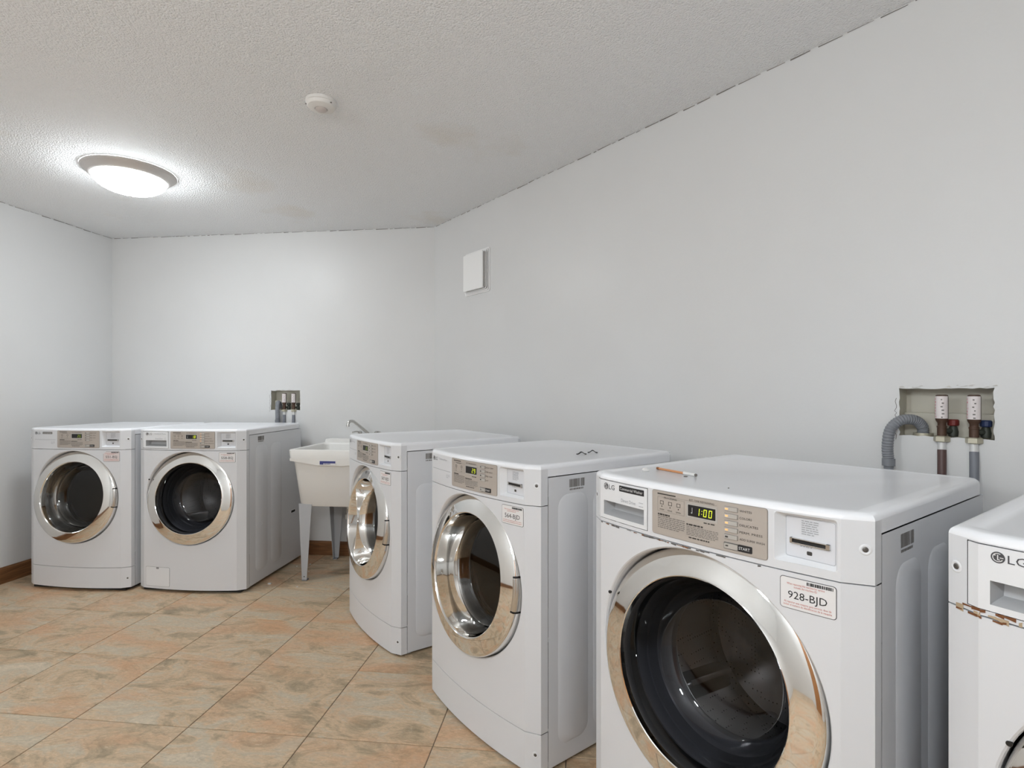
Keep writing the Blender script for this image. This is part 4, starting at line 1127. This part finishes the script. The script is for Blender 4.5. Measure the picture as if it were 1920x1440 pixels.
sv = 0.414; ov = BR + T*sv
e = empty('wall_vent', (ov.x, ov.y, 1.866), math.atan2(T.y, T.x)); tag(e, 'square white stepped louvre vent cover high on the diagonal wall', 'vent')
w, hh = 0.280, 0.281
def vframe(nm, ins, y0, y1, mat, th):
    M = MB()
    a0, a1, b0, b1 = ins, w-ins, ins, hh-ins
    outer = rrect(a0, a1, b0, b1, 0.014, 5); inner = rrect(a0+th, a1-th, b0+th, b1-th, 0.010, 5)
    M.loops([[(p,-y0,q) for p,q in outer], [(p,-y1,q) for p,q in outer], [(p,-y1,q) for p,q in inner], [(p,-y0,q) for p,q in inner]], False, False)
    M.f += [tuple(M.f[0])][:0]
    M.obj(nm, mat, e, 40)
vframe('flange', 0.0, 0.0005, 0.006, 'vent_white', 0.020)
vframe('louvre', 0.008, 0.0105, 0.0130, 'vent_white', 0.0075)
vframe('louvre', 0.016, 0.0180, 0.0205, 'vent_white', 0.0075)
vframe('louvre', 0.024, 0.0255, 0.0280, 'vent_white', 0.0075)
M = MB(); lo = rrect(0.026, w-0.026, 0.026, hh-0.026, 0.010, 5); M.loops([[(p,-0.0006,q) for p,q in lo], [(p,-0.034,q) for p,q in lo]]); M.obj('core', 'vent_core', e)
M = MB(); M.loops([[(p,-0.0335,q) for p,q in rrect(0.030,w-0.030,0.022,hh-0.022,0.008,5)], [(p,-0.041,q) for p,q in rrect(0.030,w-0.030,0.022,hh-0.022,0.008,5)], [(p,-0.043,q) for p,q in rrect(0.033,w-0.033,0.025,hh-0.025,0.006,5)]]); M.obj('face_plate', 'vent_white', e, 30)

# ------------------------------------------------------------------ small things left about
def on_machine(X, Y, a, u, w): return (X + u*math.cos(a) + w*math.sin(a), Y - u*math.sin(a) + w*math.cos(a))
EX = (0.4230, 1.2355, 0.9298); zE = HT + 0.0075 - 0.0012
DX = (-0.1422, 1.9734, 0.9148); zD = HT - 0.0057 - 0.0012

def blob(M, cx, cy, z, r, h, seed, n=9):
    rnd = random.Random(seed); lo = []
    base = [r*rnd.uniform(0.55, 1.2) for _ in range(n)]
    for f, zz in ((0.85, 0.0), (1.0, h*0.35), (0.7, h*0.85), (0.25, h)):
        lo.append([(cx + base[k]*f*math.cos(2*math.pi*k/n), cy + base[k]*f*math.sin(2*math.pi*k/n), z+zz) for k in range(n)])
    return M.loops(lo)

# stick with a white tip on the near washer
a = Vector((0.4155, 1.551, zE)); b = Vector((0.4817, 1.4146, zE))
e = empty('wooden_stick', tuple(a)); tag(e, 'thin orange stick with a white end lying on a washer lid', 'stick')
d = b - a
M = MB(); M.tube([(0,0,0.0035), tuple(d*0.72 + Vector((0,0,0.0035)))], 0.0032, 8, 2); M.obj('shaft', 'pencil_orange', e, 50)
M = MB(); M.tube([tuple(d*0.70 + Vector((0,0,0.0042))), tuple(d*0.97 + Vector((0,0,0.0042)))], 0.0042, 10, 2); M.obj('white_tip', 'lint_white', e, 50)
M = MB(); M.tube([tuple(d*0.97 + Vector((0,0,0.0042))), tuple(d + Vector((0,0,0.0042)))], 0.0036, 10, 2); M.obj('end_cap', 'print_grey', e, 50)
M = MB(); M.tube([(0,0,0.0036), tuple(d*0.06 + Vector((0,0,0.0036)))], 0.0036, 8, 2); M.obj('dark_tip', 'rust', e, 50)
M = MB(); blob(M, 0, 0, 0, 0.013, 0.010, 4); o = M.obj('lint_wad', 'lint_white', None, 50); o.location = (0.3717, 1.5134, zE); tag(o, 'small white wad of lint on a washer lid beside the stick', 'lint')
for k, (x, y, r) in enumerate(((0.454, 1.4177, 0.006), (0.498, 1.2455, 0.0022))):
    M = MB(); blob(M, 0, 0, 0, r, 0.002, 20+k); o = M.obj('dirt_crumb', 'print_grey', None, 50); o.location = (x, y, zE)
    tag(o, ('dark elongated crumb next to the white end of the stick', 'tiny dark speck alone on the front of the washer lid')[k], 'crumb')

# two black clips on the dryer lid
for k, (x, y) in enumerate(((0.261, 2.037), (0.311, 2.091))):
    M = MB(); lo = []
    for i in range(13):
        t = (i-6)/6; hgt = 0.0085*math.exp(-(t*2.2)**2) + 0.0008 + 0.0018*max(0, abs(t)-0.75)
        wd = 0.004 + 0.0055*math.exp(-(t*1.8)**2)
        lo.append([(t*0.019,-wd,hgt-0.0008), (t*0.019,wd,hgt-0.0008), (t*0.019,wd*.6,hgt+0.0022), (t*0.019,-wd*.6,hgt+0.0022)])
    M.loops(lo); o = M.obj('black_clip', 'black_plastic', None, 40); o.location = (x, y, zD); o.rotation_euler = (0, 0, -0.1 if k else 0.15)
    tag(o, ('small black humped clip on a dryer lid, closer to the control panel', 'small black humped clip on a dryer lid, closer to the diagonal wall')[k], 'clip', 'black clips on the dryer lid')

# lint scraps on the floor by the sink
for k, (x, y, r) in enumerate(((-1.545, 3.452, 0.013), (-1.432, 3.847, 0.007), (-1.384, 3.687, 0.006), (-1.348, 3.400, 0.006), (-1.510, 3.80, 0.007))):
    M = MB(); blob(M, 0, 0, 0, r, r*0.6, 40+k); o = M.obj('paper_scrap', 'lint_white', None, 50); o.location = (x, y, 0.0)
    tag(o, ('largest white scrap of lint, beside the bottom edge of the far washer', 'tiny white scrap of lint under the sink, deepest towards the back wall', 'tiny white scrap of lint between the front and back sink legs',
            'tiny white scrap of lint in front of the sink leg', 'tiny white scrap of lint on the tiles between the far washer and the sink leg')[k], 'scrap', 'lint scraps by the sink')
